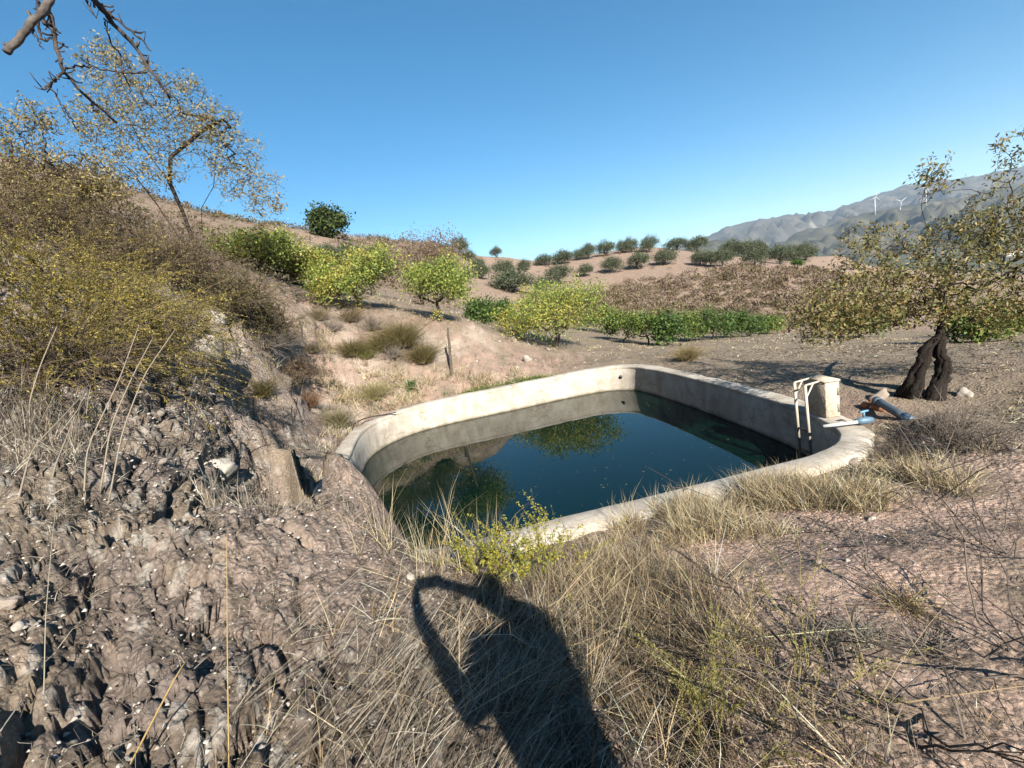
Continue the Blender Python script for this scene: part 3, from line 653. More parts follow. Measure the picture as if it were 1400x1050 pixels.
hd = [(658,441,32,27,27,0),(686,446,34,28,26,0),(822,455,40,34,24,1),(852,466,46,38,24,1),(886,470,48,40,24,1),(918,472,40,42,24,0),(944,467,36,36,24,1),(972,464,44,40,24,0),(1000,461,36,32,24,0),(1026,459,34,26,24,0),(1052,457,34,22,23.5,1),(1180,462,50,38,19,0),(1330,468,56,40,14,1),(1380,470,50,36,14,1)]
for k, (x, y, w, h, Y, m) in enumerate(hd):
    if k < 2: lab = ['dark green low orchard tree left of the large yellow tree, leftmost of two','dark green low orchard tree touching the left side of the large yellow tree'][k]
    elif k < 11: lab = ORD[k-2] + ' tree from the left in the low green row right of the large yellow tree'
    else: lab = ['green orchard tree seen under the left side of the almond crown','green orchard tree seen just right of the almond trunk','green orchard tree at the right edge below the almond crown'][k-11]
    px_tree('orchard_tree', x, y, w*1.12, h*1.15, Y, lab, 30+k, lf(20, .15, .10, .65, DG if not m else MGr), 200, group='low green orchard row', lift=.05, r0=.04)
# olive prototypes and their copies
OLV = [(.105,.13,.075),(.14,.165,.10),(.075,.10,.055),(.17,.19,.125)]
def olive_proto(seed):
    b = np.zeros(3); rg = np.random.default_rng(seed)
    lobes = [(np.array([math.cos(a)*.75, math.sin(a)*.75, (.75+.55*rg.random())]), np.array([.75,.75,.62])*(.7+.5*rg.random()), 1) for a in np.arange(6)*1.05+rg.random()] + [((0,0,1.3), (.85,.85,.8), 1.8)]
    return make_tree('olive_tree', b, [[b, b+(.05,0,.25), b+(.1,.05,.5)], [b, b+(-.1,.05,.3), b+(-.2,0,.6)]], lobes, 190, lf(34, .2, .14, .4, OLV), 'olive', 'tree', None, .10, (.12,.10,.085), .22, seed, M_far)
protos = [olive_proto(s) for s in (51, 52, 53, 54, 55, 56)]; used = [0]
def place_olive(cx, by, w, h, Y, label, group):
    b = near_hit(cx, by, Y); sc = b[1]/FOC*1.02; sw, sh = w*sc/2.35, h*sc/1.85; k = used[0] % 6
    if used[0] < 6:
        o = protos[k]; o.location = tuple(b); o.scale = (sw, sw, sh); o['label'] = label; o['group'] = group
    else: o = copy_tree(protos[k], b, random.random()*6.3, (sw, sw, sh), label, group)
    used[0] += 1
    return o
rows = {
 'skyline row on the pink hill': [(744,363,22,13),(771,361,27,16),(791,356,14,13),(806,354,20,18),(829,350,24,17),(852,346,16,15),(863,345,17,17),(888,345,20,19),(925,342,28,14),(954,342,25,18),(1002,346,26,19),(1022,345,24,20),(1038,345,20,20)],
 'second row on the pink hill': [(717,370,16,13),(801,378,19,15),(836,373,26,19),(874,368,28,20),(910,362,26,19),(957,362,19,17),(972,363,20,18),(989,364,26,21),(1032,363,30,21),(1066,361,30,22),(1086,357,24,19),(1101,356,24,20)],
 'front row at the pink hill foot': [(637,385,15,16),(661,382,21,18),(690,379,27,20),(659,404,19,19),(703,400,50,28),(743,396,24,15),(765,387,30,22)],
}
depth = {'skyline row on the pink hill': 108, 'second row on the pink hill': 88, 'front row at the pink hill foot': 62}
for nm, lst in rows.items():
    for k, (x, y, w, h) in enumerate(sorted(lst)): place_olive(x, y, w, h, depth[nm], ORD[k] + ' olive tree from the left in the ' + nm, 'olive trees on the pink hill')
for (x, y, w, h, Y, lab) in [(631,350,22,22,84,'largest olive on the crest of the brown hill, right of the withered tree'),(642,358,17,14,82,'olive just below the largest one on the brown hill crest'),(679,348,15,12,94,'small olive alone near the right end of the brown hill crest'),
        (449,362,30,24,44,'grey green olive behind the fruit trees, leftmost of three'),(480,362,34,26,44,'grey green olive behind the fruit trees, middle of three'),(511,356,20,16,46,'grey green olive behind the fruit trees, nearest the withered tree')]:
    place_olive(x, y, w, h, Y, lab, 'olive trees on the brown hill')
px_tree('round_tree', 453, 321, 38, 31, 74, 'dark round evergreen tree alone on the hill crest', 61, lf(26, .45, .35, .6, [(.055,.085,.03),(.08,.115,.04),(.10,.13,.045),(.04,.065,.025)]), 260, r0=.2, lift=.12, leaf_mat=M_far, trunks=3)
px_tree('round_tree', 1091, 368, 16, 13, 62, 'small bright green round tree with thin stem on the pink slope', 62, lf(16, .12, .16, .6, [(.07,.14,.03),(.10,.18,.04)]), 70, r0=.04, lift=.3, leaf_mat=M_far)

# almond tree on the right: two leaning trunks, the crown's shade put into their dark bark colour
ab = hit(1258, 543)
def A_(px, py, Y): return P(px, py, Y)
Ya = ab[1]
t1 = [hit(1241, 541)-(0,0,.05), A_(1250, 520, Ya), A_(1261, 495, Ya), A_(1264, 478, Ya+.02), A_(1284, 460, Ya+.05)]
t2 = [hit(1274, 544)-(0,0,.05), A_(1286, 520, Ya), A_(1291, 503, Ya), A_(1284, 482, Ya), A_(1287, 460, Ya+.03)]
up = A_(1290, 435, Ya+.08); lim = [[t1[-1], up, A_(1284, 390, Ya+.1), A_(1260, 360, Ya+.2)], [t2[-1], A_(1310, 445, Ya+.1), A_(1350, 430, Ya+.1), A_(1395, 420, Ya)],
       [up, A_(1255, 410, Ya-.1), A_(1200, 420, Ya-.3), A_(1140, 432, Ya-.3)], [up, A_(1300, 380, Ya-.2), A_(1340, 330, Ya-.2), A_(1385, 265, Ya-.1)], [A_(1284, 390, Ya+.1), A_(1240, 375, Ya+.4), A_(1200, 340, Ya+.5)], [up, A_(1330, 400, Ya+.5), A_(1400, 360, Ya+.6)]]
AL = [(.33,.30,.09),(.20,.23,.07),(.22,.21,.07),(.45,.34,.13),(.16,.16,.055),(.36,.24,.10),(.24,.19,.08)]
def sph(px, py, Y, rx, ry, rz, w): return (A_(px, py, Y), (rx, ry, rz), w)
lob = [sph(1270,395,Ya,.8,.9,.5,2.2), sph(1180,415,Ya-.3,.75,.7,.42,2.6), sph(1130,440,Ya-.4,.45,.5,.28,1.3), sph(1340,380,Ya,.8,.9,.6,2.2), sph(1380,300,Ya,.5,.7,.55,1.8), sph(1200,345,Ya+.4,.55,.6,.45,1.4), sph(1310,330,Ya+.3,.5,.7,.4,1.2), sph(1360,425,Ya,.6,.6,.25,1.0), sph(1385,215,Ya,.14,.3,.45,.35), sph(1275,250,Ya+.2,.15,.3,.35,.3), sph(1235,425,Ya+.2,.7,.6,.25,1.2), sph(1420,380,Ya,.7,.9,.9,2)]
make_tree('almond_tree', ab, [t1, t2] + lim, lob, 1900, lf(12, .042, .052, .38, AL, up=-.4), 'almond tree with two dark leaning trunks and sparse yellowing leaves', 'tree', None, .05, (.022,.017,.014), .09, 71, None, rmin=.0024, trunk_r=[(t1, [.17,.10,.08,.07,.05]), (t2, [.15,.09,.09,.065,.045])], tipmax=3)
# almond tree on the left bank
lbp = hit(268, 318); Yl = min(lbp[1], 11.0); lbp = P(262, 318, Yl); lbp[2] = gz(lbp[0], lbp[1])
tl = [[lbp-(0,0,.1)+(-.12,-.1,0), P(215,280,Yl-.4), P(180,235,Yl-.6), P(150,205,Yl-.6)], [lbp-(0,0,.1), P(250,290,Yl), P(232,250,Yl), P(233,215,Yl-.1)], [lbp-(0,0,.1), P(240,280,Yl-.2), P(228,262,Yl-.3), P(225,235,Yl-.2)], [lbp-(0,0,.1)+(.15,0,0), P(275,285,Yl), P(292,255,Yl), P(295,220,Yl)], [P(232,250,Yl), P(195,200,Yl), P(165,140,Yl+.2)], [P(233,215,Yl-.1), P(275,180,Yl), P(310,160,Yl+.2)]]
LL = [(.44,.35,.12),(.50,.39,.13),(.34,.28,.12),(.38,.31,.19),(.26,.22,.10)]
def sl(px, py, dY, rx, rz, w): return (P(px, py, Yl+dY), (rx, rx, rz), w)
lob = [sl(165,110,0,.85,.55,1.6), sl(140,170,0,.7,.55,1.6), sl(215,165,0,1.0,.7,2.6), sl(290,165,0,.6,.4,1.3), sl(305,205,.2,.85,.6,1.5), sl(190,225,-.5,.9,.5,1.5), sl(130,240,-.8,.7,.4,1.3), sl(335,250,0,.75,.4,1.0), sl(360,280,0,.5,.25,.4), sl(150,70,0,.35,.3,.35), sl(250,120,0,.5,.25,.6)]
make_tree('almond_tree', lbp, tl, lob, 2300, lf(7.5, .06, .06, .42, LL, up=-.3), 'sparse pale yellow almond tree on the left bank against the sky', 'tree', None, .05, (.05,.038,.031), .12, 72, None, rmin=.0035, tipmax=3, wander=.35)
b2 = P(40, 330, 9.0); b2[2] = gz(b2[0], b2[1])
def sm(px, py, dY, rx, rz, w): return (P(px, py, 8.6+dY), (rx, rx, rz), w)
make_tree('almond_tree', b2, [[b2-(0,0,.1), P(45,290,8.8), P(40,250,8.6)], [P(45,290,8.8), P(90,260,8.5), P(120,235,8.3)], [P(40,250,8.6), P(15,210,8.6)]], [sm(30,225,0,.8,.4,1.6), sm(90,235,-.2,.7,.35,1.4), sm(20,180,.2,.5,.4,.8), sm(0,260,0,.7,.5,1.3), sm(120,265,-.3,.5,.3,.8), sm(50,160,0,.3,.3,.4)], 1100,
          lf(6, .06, .058, .42, LL, up=-.3), 'yellow leaved almond tree cut by the left edge of the picture', 'tree', None, .07, (.075,.055,.045), .12, 73, None, rmin=.0035, tipmax=3)
# bare branches overhead: a tree whose trunk stands left of and behind the viewer
tb = on(-5.2, .9, -.1); jn = P(95, -75, 1.75)
ov = empty('bare_tree', tb, 'bare dark branches hanging into the top left corner', 'tree')
om = MB(); om.tube(np.array([tb, tb+(.2,.05,.9), tb+(.7,.2,1.6), jn*.5+tb*.5+(-.1,0,.75), jn+(-.4,0,.28), jn])-tb, [.11,.09,.07,.04,.022,.015], 9, (.07,.055,.05)); om.build('trunk', M_bark, ov, True)
BR = []
def br(name, pts, r, spurs=14, seed=1, colr=(.085,.07,.065)):
    rg = np.random.default_rng(seed); pts = np.array([P(*p) for p in pts]); K = 26; seg = np.concatenate([[0], np.cumsum(np.linalg.norm(np.diff(pts, axis=0), axis=1))]); t = np.linspace(0, seg[-1], K)
    q = np.stack([np.interp(t, seg, pts[:, k]) for k in range(3)], 1); q[1:-1] = .5*q[1:-1] + .25*(q[:-2]+q[2:]); q += rg.normal(size=q.shape)*.0022
    rd = np.linspace(r[0], r[1], K)*(1+.07*rg.normal(size=K))*.72; m = MB(); m.tube(q-tb, rd, 7, colr)
    for _ in range(spurs):
        i = rg.integers(2, K-1); d = rg.normal(size=3); d /= np.linalg.norm(d); ln = .012 + .03*rg.random(); m.tube(np.array([q[i], q[i]+d*ln*.6, q[i]+d*ln + (0,0,.006)])-tb, [rd[i]*.55, rd[i]*.4, rd[i]*.45], 5, colr)
    o = m.build(name, M_bark, BR[-1] if name == 'twig' else ov, True)
    if name == 'branch': BR.append(o)
br('branch', [(95,-75,1.75),(70,0,1.65),(45,30,1.6),(8,70,1.55)], (.017,.014), 8, 1, (.13,.11,.10))
br('branch', [(95,-75,1.75),(66,0,1.75),(74,50,1.75),(86,97,1.75),(112,128,1.8),(135,145,1.85),(162,170,1.9)], (.013,.005), 26, 2)
br('branch', [(95,-75,1.75),(128,0,1.9),(160,36,1.95),(190,70,2.0),(208,98,2.0),(232,134,2.05)], (.016,.006), 24, 3)
br('branch', [(128,0,1.9),(140,10,1.95),(200,60,2.0),(206,70,2.0)], (.010,.003), 10, 4)
br('twig', [(52,0,1.7),(54,40,1.72),(58,56,1.72),(72,52,1.75)], (.007,.004), 8, 5)
br('twig', [(58,30,1.65),(70,35,1.7),(83,45,1.72)], (.007,.004), 6, 6)
br('twig', [(88,97,1.75),(73,112,1.74),(57,122,1.72)], (.006,.005), 10, 7)
br('twig', [(67,118,1.73),(80,135,1.75),(95,160,1.78),(106,180,1.8)], (.0035,.0025), 6, 8)
br('twig', [(90,92,1.75),(110,91,1.78),(135,93,1.8),(165,100,1.85),(200,98,1.95)], (.0045,.003), 9, 9)
br('twig', [(118,0,1.9),(125,14,1.9),(132,24,1.9)], (.004,.003), 4, 10)
br('twig', [(143,30,1.95),(150,55,1.95),(165,75,2.0),(166,95,2.0),(180,125,2.0)], (.004,.003), 8, 11)
br('twig', [(41,36,1.6),(50,52,1.6),(58,66,1.6)], (.004,.002), 3, 12)
br('twig', [(124,138,1.82),(128,152,1.82),(134,150,1.84)], (.004,.003), 4, 13)

# ------------------------------------------------------------------ shrubs
DK = ((.085,.068,.06),(.12,.095,.08),(.16,.13,.11))
OLI = [(.40,.32,.06),(.30,.25,.05),(.50,.40,.09),(.22,.17,.05)]; BRN = ((.17,.12,.085),(.22,.16,.115),(.13,.095,.07),(.27,.21,.16)); GRY = ((.25,.21,.175),(.19,.16,.135),(.31,.265,.225))
def sb(px, py, Y): p = P(px, py, Y); p[2] = gz(p[0], p[1]); return p
for k, (x, y, Y, n, L, ln, lab) in enumerate([(45,430,4.4,110,1.15,(.5,-.25,-.05),'large drooping olive yellow broom shrub at the left edge'),(120,395,5.4,110,1.1,(.4,-.35,-.1),'olive yellow broom shrub spilling down toward the pale cliff'),(25,360,5.6,90,1.1,(.3,-.3,.0),'olive broom shrub behind the large drooping one at the left edge'),(150,350,6.8,80,.95,(.35,-.25,.0),'olive yellow broom shrub highest above the pale cliff')]):
    shrub('broom_shrub', sb(x, y, Y), n, L, lab, 'shrub', 80+k, ((.16,.14,.07),(.20,.15,.08)), OLI, 28, .023, .5, .45, .42, .6, ln, .0045, 6, .34, .15, dirs=True, group='broom shrubs on the left bank')
for k, (x, y, Y, n, L, ln, st, lc, lab) in enumerate([
    (235,335,9.0,230,.85,(.25,-.3,0),BRN,[(.16,.12,.07),(.21,.17,.08)],'dark brown shrub below the left almond trunk'),
    (290,352,9.2,260,.75,(.3,-.35,-.05),BRN,[(.15,.12,.06),(.20,.18,.07)],'dense brown shrub overhanging the pale cliff'),
    (335,378,9.8,190,.55,(.35,-.3,-.1),GRY,None,'grey leafless shrub at the tip of the overhang'),
    (358,395,10.2,110,.45,(.35,-.3,-.15),BRN,[(.19,.13,.085),(.15,.11,.07)],'reddish brown shrub drooping right of the overhang'),
    (322,345,10.2,220,.7,(.1,-.2,0),BRN,[(.21,.2,.06),(.17,.14,.06)],'brown and olive shrub under the right twigs of the left almond'),
    (170,300,9.2,150,.85,(.1,-.2,0),GRY,[(.23,.18,.10)],'greyish dry shrub between the two left almond trees'),
    (75,295,8.2,150,1.0,(.1,-.2,0),BRN,[(.26,.21,.08),(.2,.16,.07)],'brown dry shrub under the almond at the left edge'),
    (10,310,7.4,130,1.0,(.1,-.2,0),BRN,[(.2,.16,.07)],'dark dry shrub low on the left edge below the yellow almond'),
    (130,335,7.6,150,.75,(.2,-.3,-.05),BRN,[(.2,.15,.08),(.16,.13,.06)],'dark brown shrub rising right behind the olive broom'),
    (190,470,5.6,120,.6,(.1,-.2,-.05),GRY,None,'tangle of thin grey stems beneath the olive broom'),
    (90,500,4.3,150,.55,(.2,-.3,-.1),BRN,None,'dark brown dead twigs under the drooping broom'),
    (20,520,3.8,120,.5,(.2,-.2,-.1),BRN,None,'brown dead twigs at the left edge under the broom')]):
    shrub('dry_shrub', sb(x, y, Y), int(n*1.2), L*(1.1 if k < 9 else 1.1), lab, 'shrub', 100+k, st, lc, 9, .035, .45, .5, .7, .4, ln, .0042, 5, .35, .3, leaf_mat=M_straw, group='dry shrubs on the left bank')
ESP = ((.17,.15,.055),(.22,.185,.07),(.13,.11,.045),(.26,.20,.09))
for k, (x, y, L, n, c, lab) in enumerate([
    (548,470,.82,1000,ESP,'largest olive brown grass clump on the pink bank'),(578,492,.66,800,ESP,'olive grass clump hanging lowest on the pink bank, left of the post'),(520,476,.55,500,ESP,'brown olive grass clump left of the largest one on the bank'),
    (482,482,.55,500,ESP,'green tinged grass clump at the left of the bank vegetation'),(502,486,.35,300,((.26,.27,.08),(.22,.2,.08)),'small greenish clump between larger clumps on the bank'),(436,434,.45,300,((.3,.24,.15),(.24,.2,.12)),'small dry clump high on the pale slope'),
    (427,478,.35,250,((.3,.24,.15),(.24,.2,.12)),'small dry clump halfway down the pale slope'),(480,436,.5,350,((.28,.21,.12),(.22,.17,.1)),'brown clump on the lip of the bank below the broad fruit tree'),(359,538,.42,420,ESP,'dark olive clump in the hollow left of the pool'),
    (425,552,.4,350,((.24,.13,.08),(.3,.18,.1)),'reddish brown clump in the hollow behind the rock crest'),(512,542,.5,500,((.36,.31,.14),(.28,.27,.1),(.42,.35,.2)),'yellow green grass clump just behind the far left rim'),(462,580,.5,500,((.22,.2,.1),(.3,.25,.14)),'shaggy grass clump against the outside of the left rim'),
    (940,489,.42,700,((.36,.27,.14),(.28,.2,.1),(.3,.27,.12)),'low mound of dry brown grass beyond the far corner')]):
    p = hit(x, y+4); tuft('grass_clump', p, int(n*1.5), L*1.25, lab, 'grass clump', 130+k, c, 1.1, .0055*max(1, p[1]/9), .75, .09*L/.5, 'grass clumps around the pool')
for k, (x, y, L, lab) in enumerate([(510,450,.6,'grey twiggy shrub among the grass clumps on the bank'),(455,452,.45,'small grey dry shrub on the pale slope'),(535,488,.4,'grey dead shrub hanging below the clumps on the bank')]):
    shrub('dry_shrub', hit(x, y), 120, L, lab, 'shrub', 150+k, GRY, None, 0, .03, .4, .4, .8, .3, (0,-.1,0), .005, 3, .35, .1, group='dry shrubs on the pink bank')
shrub('green_weed', hit(563, 533), 40, .3, 'small dark green leafy plant behind the far rim', 'plant', 155, ((.1,.14,.05),), [(.06,.13,.03),(.09,.17,.04)], 14, .06, .6, .4, .9, .2)
for k, (x, y, L, n, lab) in enumerate([(1296,592,.36,150,'grey dead bush beside the pit right of the pool corner'),(1246,622,.24,110,'dark dead bush in front of the pit by the pool corner'),(1330,612,.28,110,'brown dead bush right of the pit on the field edge')]):
    shrub('dry_shrub', hit(x, y), n, L, lab, 'shrub', 157+k, DK if k else GRY, None, 0, .03, .4, .45, .8, .3, (0,-.05,0), .004, 4, .4, .12, group='dead bushes by the pit')
# yellow flowering weeds on the near edge
YF = [(.46,.42,.06),(.34,.35,.07),(.56,.47,.05),(.22,.25,.07)]
for k, (x, y, Y, L, n, lab) in enumerate([(748,800,2.75,.52,26,'yellow flowering weed in front of the near rim, the bigger one'),(652,775,2.75,.34,18,'smaller yellow flowering weed beside the broken end of the near rim'),(690,790,2.6,.3,14,'sparse yellow green weed between the two flowering ones')]):
    shrub('flowering_weed', sb(x, y, Y), n, L, lab, 'weed', 160+k, ((.26,.25,.08),(.2,.16,.08)), YF, 26, .017, .55, .35, 1.15, .1, (.05,.02,0), .0022, 3, .3, .05, group='yellow weeds by the near rim', t0=.4)
shrub('olive_weed', hit(980, 1005), 20, .5, 'olive green wispy weed at the bottom right of the dark shadow', 'weed', 165, ((.27,.24,.08),), [(.33,.30,.09),(.26,.24,.08)], 40, .012, .4, .4, 1.0, .25, (.1,.1,0), .002, 3, .3, .06, dirs=True)
shrub('olive_weed', hit(1100, 960), 12, .55, 'olive yellow arching sprig on the pinkish soil at lower right', 'weed', 166, ((.33,.28,.1),), [(.38,.33,.12),(.30,.26,.1)], 40, .011, .4, .4, .7, .5, (.25,.25,0), .002, 2, .25, .04, dirs=True)
# bare dark twigs at lower right
DK = ((.085,.068,.06),(.12,.095,.08),(.16,.13,.11))
for k, (x, y, n, L, ln, lab) in enumerate([(1395,905,9,.85,(-.35,.35,.1),'bare dark twiggy shrub reaching in from the right edge'),(1290,985,8,.75,(-.45,.3,.0),'bare spreading twigs across the lower right soil'),(1370,760,7,.5,(-.1,.1,.2),'upright bare twigs at the right edge above the others'),(1180,1010,8,.5,(-.2,.2,.1),'bare grey twigs at the bottom edge right of the shadow'),(1110,880,7,.3,(-.2,.1,.1),'small leafless twig plant on the pinkish soil')]):
    shrub('bare_shrub', hit(x, y), int(n*1.0), L*1.15, lab, 'shrub', 170+k, DK, [(.10,.075,.055)], 5, .014, .5, .35, .6, .1, ln, .0052, 5, .3, .06, group='bare twigs at lower right', leaf_mat=M_straw, wob=.10)
for k, (x, y, c, L, lab) in enumerate([(1240,830,((.40,.34,.17),(.30,.24,.12),(.3,.16,.08)),.22,'star shaped straw rosette on bare pinkish soil'),(1178,872,((.24,.23,.18),(.3,.28,.22)),.15,'grey green cushion plant on the pinkish soil, right one of two'),(1122,880,((.22,.21,.17),(.28,.26,.21)),.13,'grey green cushion plant on the pinkish soil, left one of two'),(1275,890,((.2,.17,.14),(.27,.23,.19)),.2,'grey dead cushion plant below the straw rosette')]):
    tuft('rosette_plant', hit(x, y), 130, L, lab, 'plant', 180+k, c, .45, .0035, .3, .03, 'low cushion plants on the bare soil')
# long pale stalks on the left bank
def stalk(pxs, Y, r, label, colr=(.42,.35,.27), head=None, k=0):
    pts = np.array([P(x, y, Y + dy) for x, y, dy in pxs]); b = hit(pxs[0][0], pxs[0][1]); pts += (b - pts[0])*np.linspace(1, 0, len(pts))[:, None]
    seg = np.linspace(0, 1, len(pts)); t = np.linspace(0, 1, 14); q = np.stack([np.interp(t, seg, pts[:, c]) for c in range(3)], 1); q[1:-1] = .5*q[1:-1]+.25*(q[:-2]+q[2:])
    m = MB(); m.tube(q-b, np.linspace(r, r*.5, 14), 5, colr)
    o = m.build('dry_stalk', M_straw); o.location = b
    return tag(o, label, 'stalk', 'tall dry stalks')
stl = [([(345*.333+0,1049*.333+330,0),(118,620,0),(160,530,.1),(190,445,.2)],'tallest pale dry stalk on the left bank, rising to the broom'),
       ([(137,675,0),(150,590,0),(180,520,.1),(210,460,.2)],'pale dry stalk just right of the tallest one'),
       ([(26,680,0),(40,625,0),(80,580,0),(118,535,.1)],'pale dry stalk bending to the right low at the left edge'),
       ([(65,680,0),(75,640,0),(95,590,0),(115,540,.1)],'thin pale dry stalk beside the bending one at the left'),
       ([(42,590,0),(40,550,0),(55,500,.1),(85,430,.2)],'pale dry stalk leaning into the broom at the far left'),
       ([(248,610,0),(255,560,.1),(268,515,.2)],'short pale dry stalk in front of the cliff hollow'),
       ([(258,605,0),(268,560,.1),(283,505,.2)],'pale dry stalk nearest the cliff hollow'),
       ([(148,690,0),(165,600,0),(195,520,.1),(240,450,.2)],'slanting pale dry stalk crossing toward the pale rock')]
for k, (pp, lab) in enumerate(stl): stalk(pp, 3.3, .0055, lab)
stalk([(313,1049,0),(311,900,0),(310,730,.1)], 1.7, .0028, 'single straight golden stalk standing upright at the bottom left', (.55,.40,.17))
stalk([(178,1045,0),(235,935,0),(262,900,.05),(306,850,.15)], 1.7, .0035, 'golden seed stalk bending right at the bottom left', (.52,.36,.15))
stalk([(60,950,0),(62,860,0),(70,760,.1),(78,680,.2)], 2.1, .0022, 'very thin pale stalk at the lower left', (.5,.44,.34))
stalk([(0,1000,0),(25,965,.0),(55,930,.1)], 1.6, .003, 'short white stalk at the left edge near the bottom', (.55,.5,.42))

# ------------------------------------------------------------------ grasses and litter, uncountable
vis = (np.abs(azg) < 1.05)
cellw = np.gradient(RR)[:, None]*RR[:, None]*np.gradient(AZ)[None, :]; cellw = cellw.ravel()
VX, VY = GX, GY
def scatter(mask, n, rg, jit=.03):
    w = cellw*mask*vis*(~inside)*(pd > .33); i = rg.choice(len(w), n, p=w/w.sum()); p = V[i].copy(); j = jit*rg.normal(size=(n, 2)); p[:, :2] += j*np.minimum(1, np.hypot(p[:, 0], p[:, 1])/4)[:, None]
    return p, NN[i], i
def grass(name, mask, n, L, width, cols, label, seed, up=.9, bend=.5, lean=(0,0,0), sp=.35, distw=True, w=None, clump=None, mat=None):
    rg = np.random.default_rng(seed); m = mask.copy()
    if clump: m = m*sstep(clump[1], clump[1]+.3, noise(np.stack([VX, VY, np.full(len(VX), seed*3.)], 1)*clump[0]))
    per = 9; nc = max(1, n//per); pc_, nn, i = scatter(m, nc, rg); kk = rg.integers(0, nc, n); rc = np.hypot(pc_[:, 0], pc_[:, 1])[kk]
    p = pc_[kk].copy(); p[:, :2] += rg.normal(size=(n, 2))*(.018*np.maximum(1, rc/4))[:, None]; lean = np.asarray(lean) + (rg.normal(size=(nc, 3))*np.array([.28, .28, 0])*min(1, sp*1.6))[kk]
    ln_ = (.45 + .75*rg.random(nc))[kk]; shade = (1 + .28*rg.normal(size=(nc, 1)))[kk].clip(.45, 1.6); az = rg.random(n)*2*np.pi; sp_ = sp*np.abs(rg.normal(size=n)); d = np.stack([np.cos(az)*sp_, np.sin(az)*sp_, np.full(n, up)], 1) + lean
    rr_ = np.hypot(p[:, 0], p[:, 1]); ws = width*np.maximum(1, rr_/3.0) if distw else width
    p[:, 2] -= .015
    mb = MB(); mb.blades(p, d, L*ln_*(.4 + .85*rg.random(n)), ws*(.6+.7*rg.random(n)), bend*(.2+1.2*rg.random(n)), np.clip(palette(cols, n, rg, .18, w)*shade, .01, .75), rg)
    o = mb.build(name, mat or M_straw); return tag(o, label, 'grass', kind='stuff')
STR = [(.66,.52,.31),(.56,.43,.25),(.72,.60,.40),(.42,.32,.20),(.48,.39,.25)]; GST = [(.46,.40,.32),(.34,.29,.23),(.58,.51,.41),(.22,.18,.14)]; BST = [(.33,.235,.14),(.44,.32,.19),(.22,.15,.095),(.56,.44,.28)]
pxy = lambda x0, x1, y0, y1, f=.3: sstep(x0-f, x0+f, VX)*sstep(x1+f, x1-f, VX)*sstep(y0-f, y0+f, VY)*sstep(y1+f, y1-f, VY)
fg = pxy(-.9, .9, .55, 2.9, .35)
grass('dry_grass', fg, 6000, .26, .0026, BST + GST + [(.12,.085,.06),(.09,.06,.045)], 'tangled brown dry grass in the foreground below the near rim', 201, .7, .5, (.02,.03,0), .85, clump=(2.6, -.35))
grass('dry_grass', pxy(-1.2, .0, .75, 1.8, .3), 1500, .42, .0024, GST, 'long silvery grass stems raking up from the bottom left of centre', 202, .45, .35, (.45,.28,0), .28)
grass('dry_grass', pxy(-1.15, -.3, 2.7, 3.5, .15), 420, .62, .0036, STR, 'pale upright grass stems standing against the pool water', 203, 1.0, .35, (0,0,0), .3)
grass('dry_grass', pxy(.2, .9, 1.5, 3.3, .25), 6000, .25, .0026, STR + BST, 'dry grass slope right of the yellow weeds', 204, .85, .5, (.05,.05,0), .5)
grass('dry_grass', pxy(.9, 3.2, 3.2, 4.1, .25), 17000, .27, .0032, STR, 'dense straw coloured grass along the outside of the near rim', 205, .9, .5, (.05,0,0), .4, clump=(1.6, -.1))
grass('dry_grass', pxy(3.0, 6.0, 2.6, 5.0, .5), 4200, .14, .0034, GST + STR, 'flattened greyish grass beyond the right corner of the pool', 206, .35, .4, (.1,.1,0), .8, clump=(1.2, -.1))
grass('dry_grass', pxy(.9, 5.5, .5, 3.2, .4), 3200, .07, .003, GST + BST, 'thin short dead grass scattered on the pinkish soil', 207, .5, .4, (0,0,0), .8, clump=(2.2, .0))
grass('dry_grass', pxy(-5.0, .3, 11.0, 12.6, .4)*sstep(.3, .5, pd), 4500, .26, .0030, STR, 'pale dry grass between the far rim and the pink bank', 208, .9, .5, (0,0,0), .45, clump=(1.2, .0))
grass('green_grass', pxy(-2.6, 1.2, 11.9, 12.7, .15)*sstep(.62, .36, pd), 3500, .17, .0032, [(.12,.20,.04),(.18,.25,.06),(.26,.27,.09)], 'strip of green grass along the far rim', 209, .9, .4, (0,0,0), .5, mat=M_leaf)
grass('dry_grass', pxy(-6, -3.2, 6.5, 11.5, .4), 5000, .24, .003, STR + GST, 'dry grass in the hollow left of the pool', 210, .8, .5, (0,0,0), .5, clump=(1.1, .0))
grass('field_grass', pxy(2.0, 16, 5.2, 23, 1.0)*sstep(.3, .7, pd), 14000, .07, .0045, GST + STR + [(.25,.26,.12)], 'short dead grass over the flat field on the right', 211, .5, .4, (0,0,0), .8, clump=(.7, -.35))
grass('dry_grass', steep_l*sstep(5.5, 4, VY), 7500, .11, .003, GST + [(.15,.12,.09),(.10,.08,.06),(.12,.095,.07)], 'thin grey dead grass clinging to the stony left bank', 212, .5, .5, (0,0,0), .9, clump=(2.0, .05))
grass('dry_grass', steep_l*pxy(-4.5, -1.6, 2.2, 4.6, .4), 3200, .26, .0026, GST, 'grey dead stems on top of the left bank', 213, .9, .3, (.05,0,0), .35, clump=(1.3, .05))
grass('oat_grass', pxy(-.6, 2.3, 3.55, 3.9, .1), 130, .40, .003, STR, 'sparse wild oat stalks along the near rim against the water', 214, 1.0, .4, (.1,.05,0), .25)
grass('dry_grass', sstep(13.5, 15, VY)*sstep(24, 20, VY)*sstep(3, 0, VX), 9000, .16, .0034, GST + STR, 'dry grass on the terrace under the fruit trees', 215, .8, .5, (0,0,0), .5, clump=(.8, -.1))
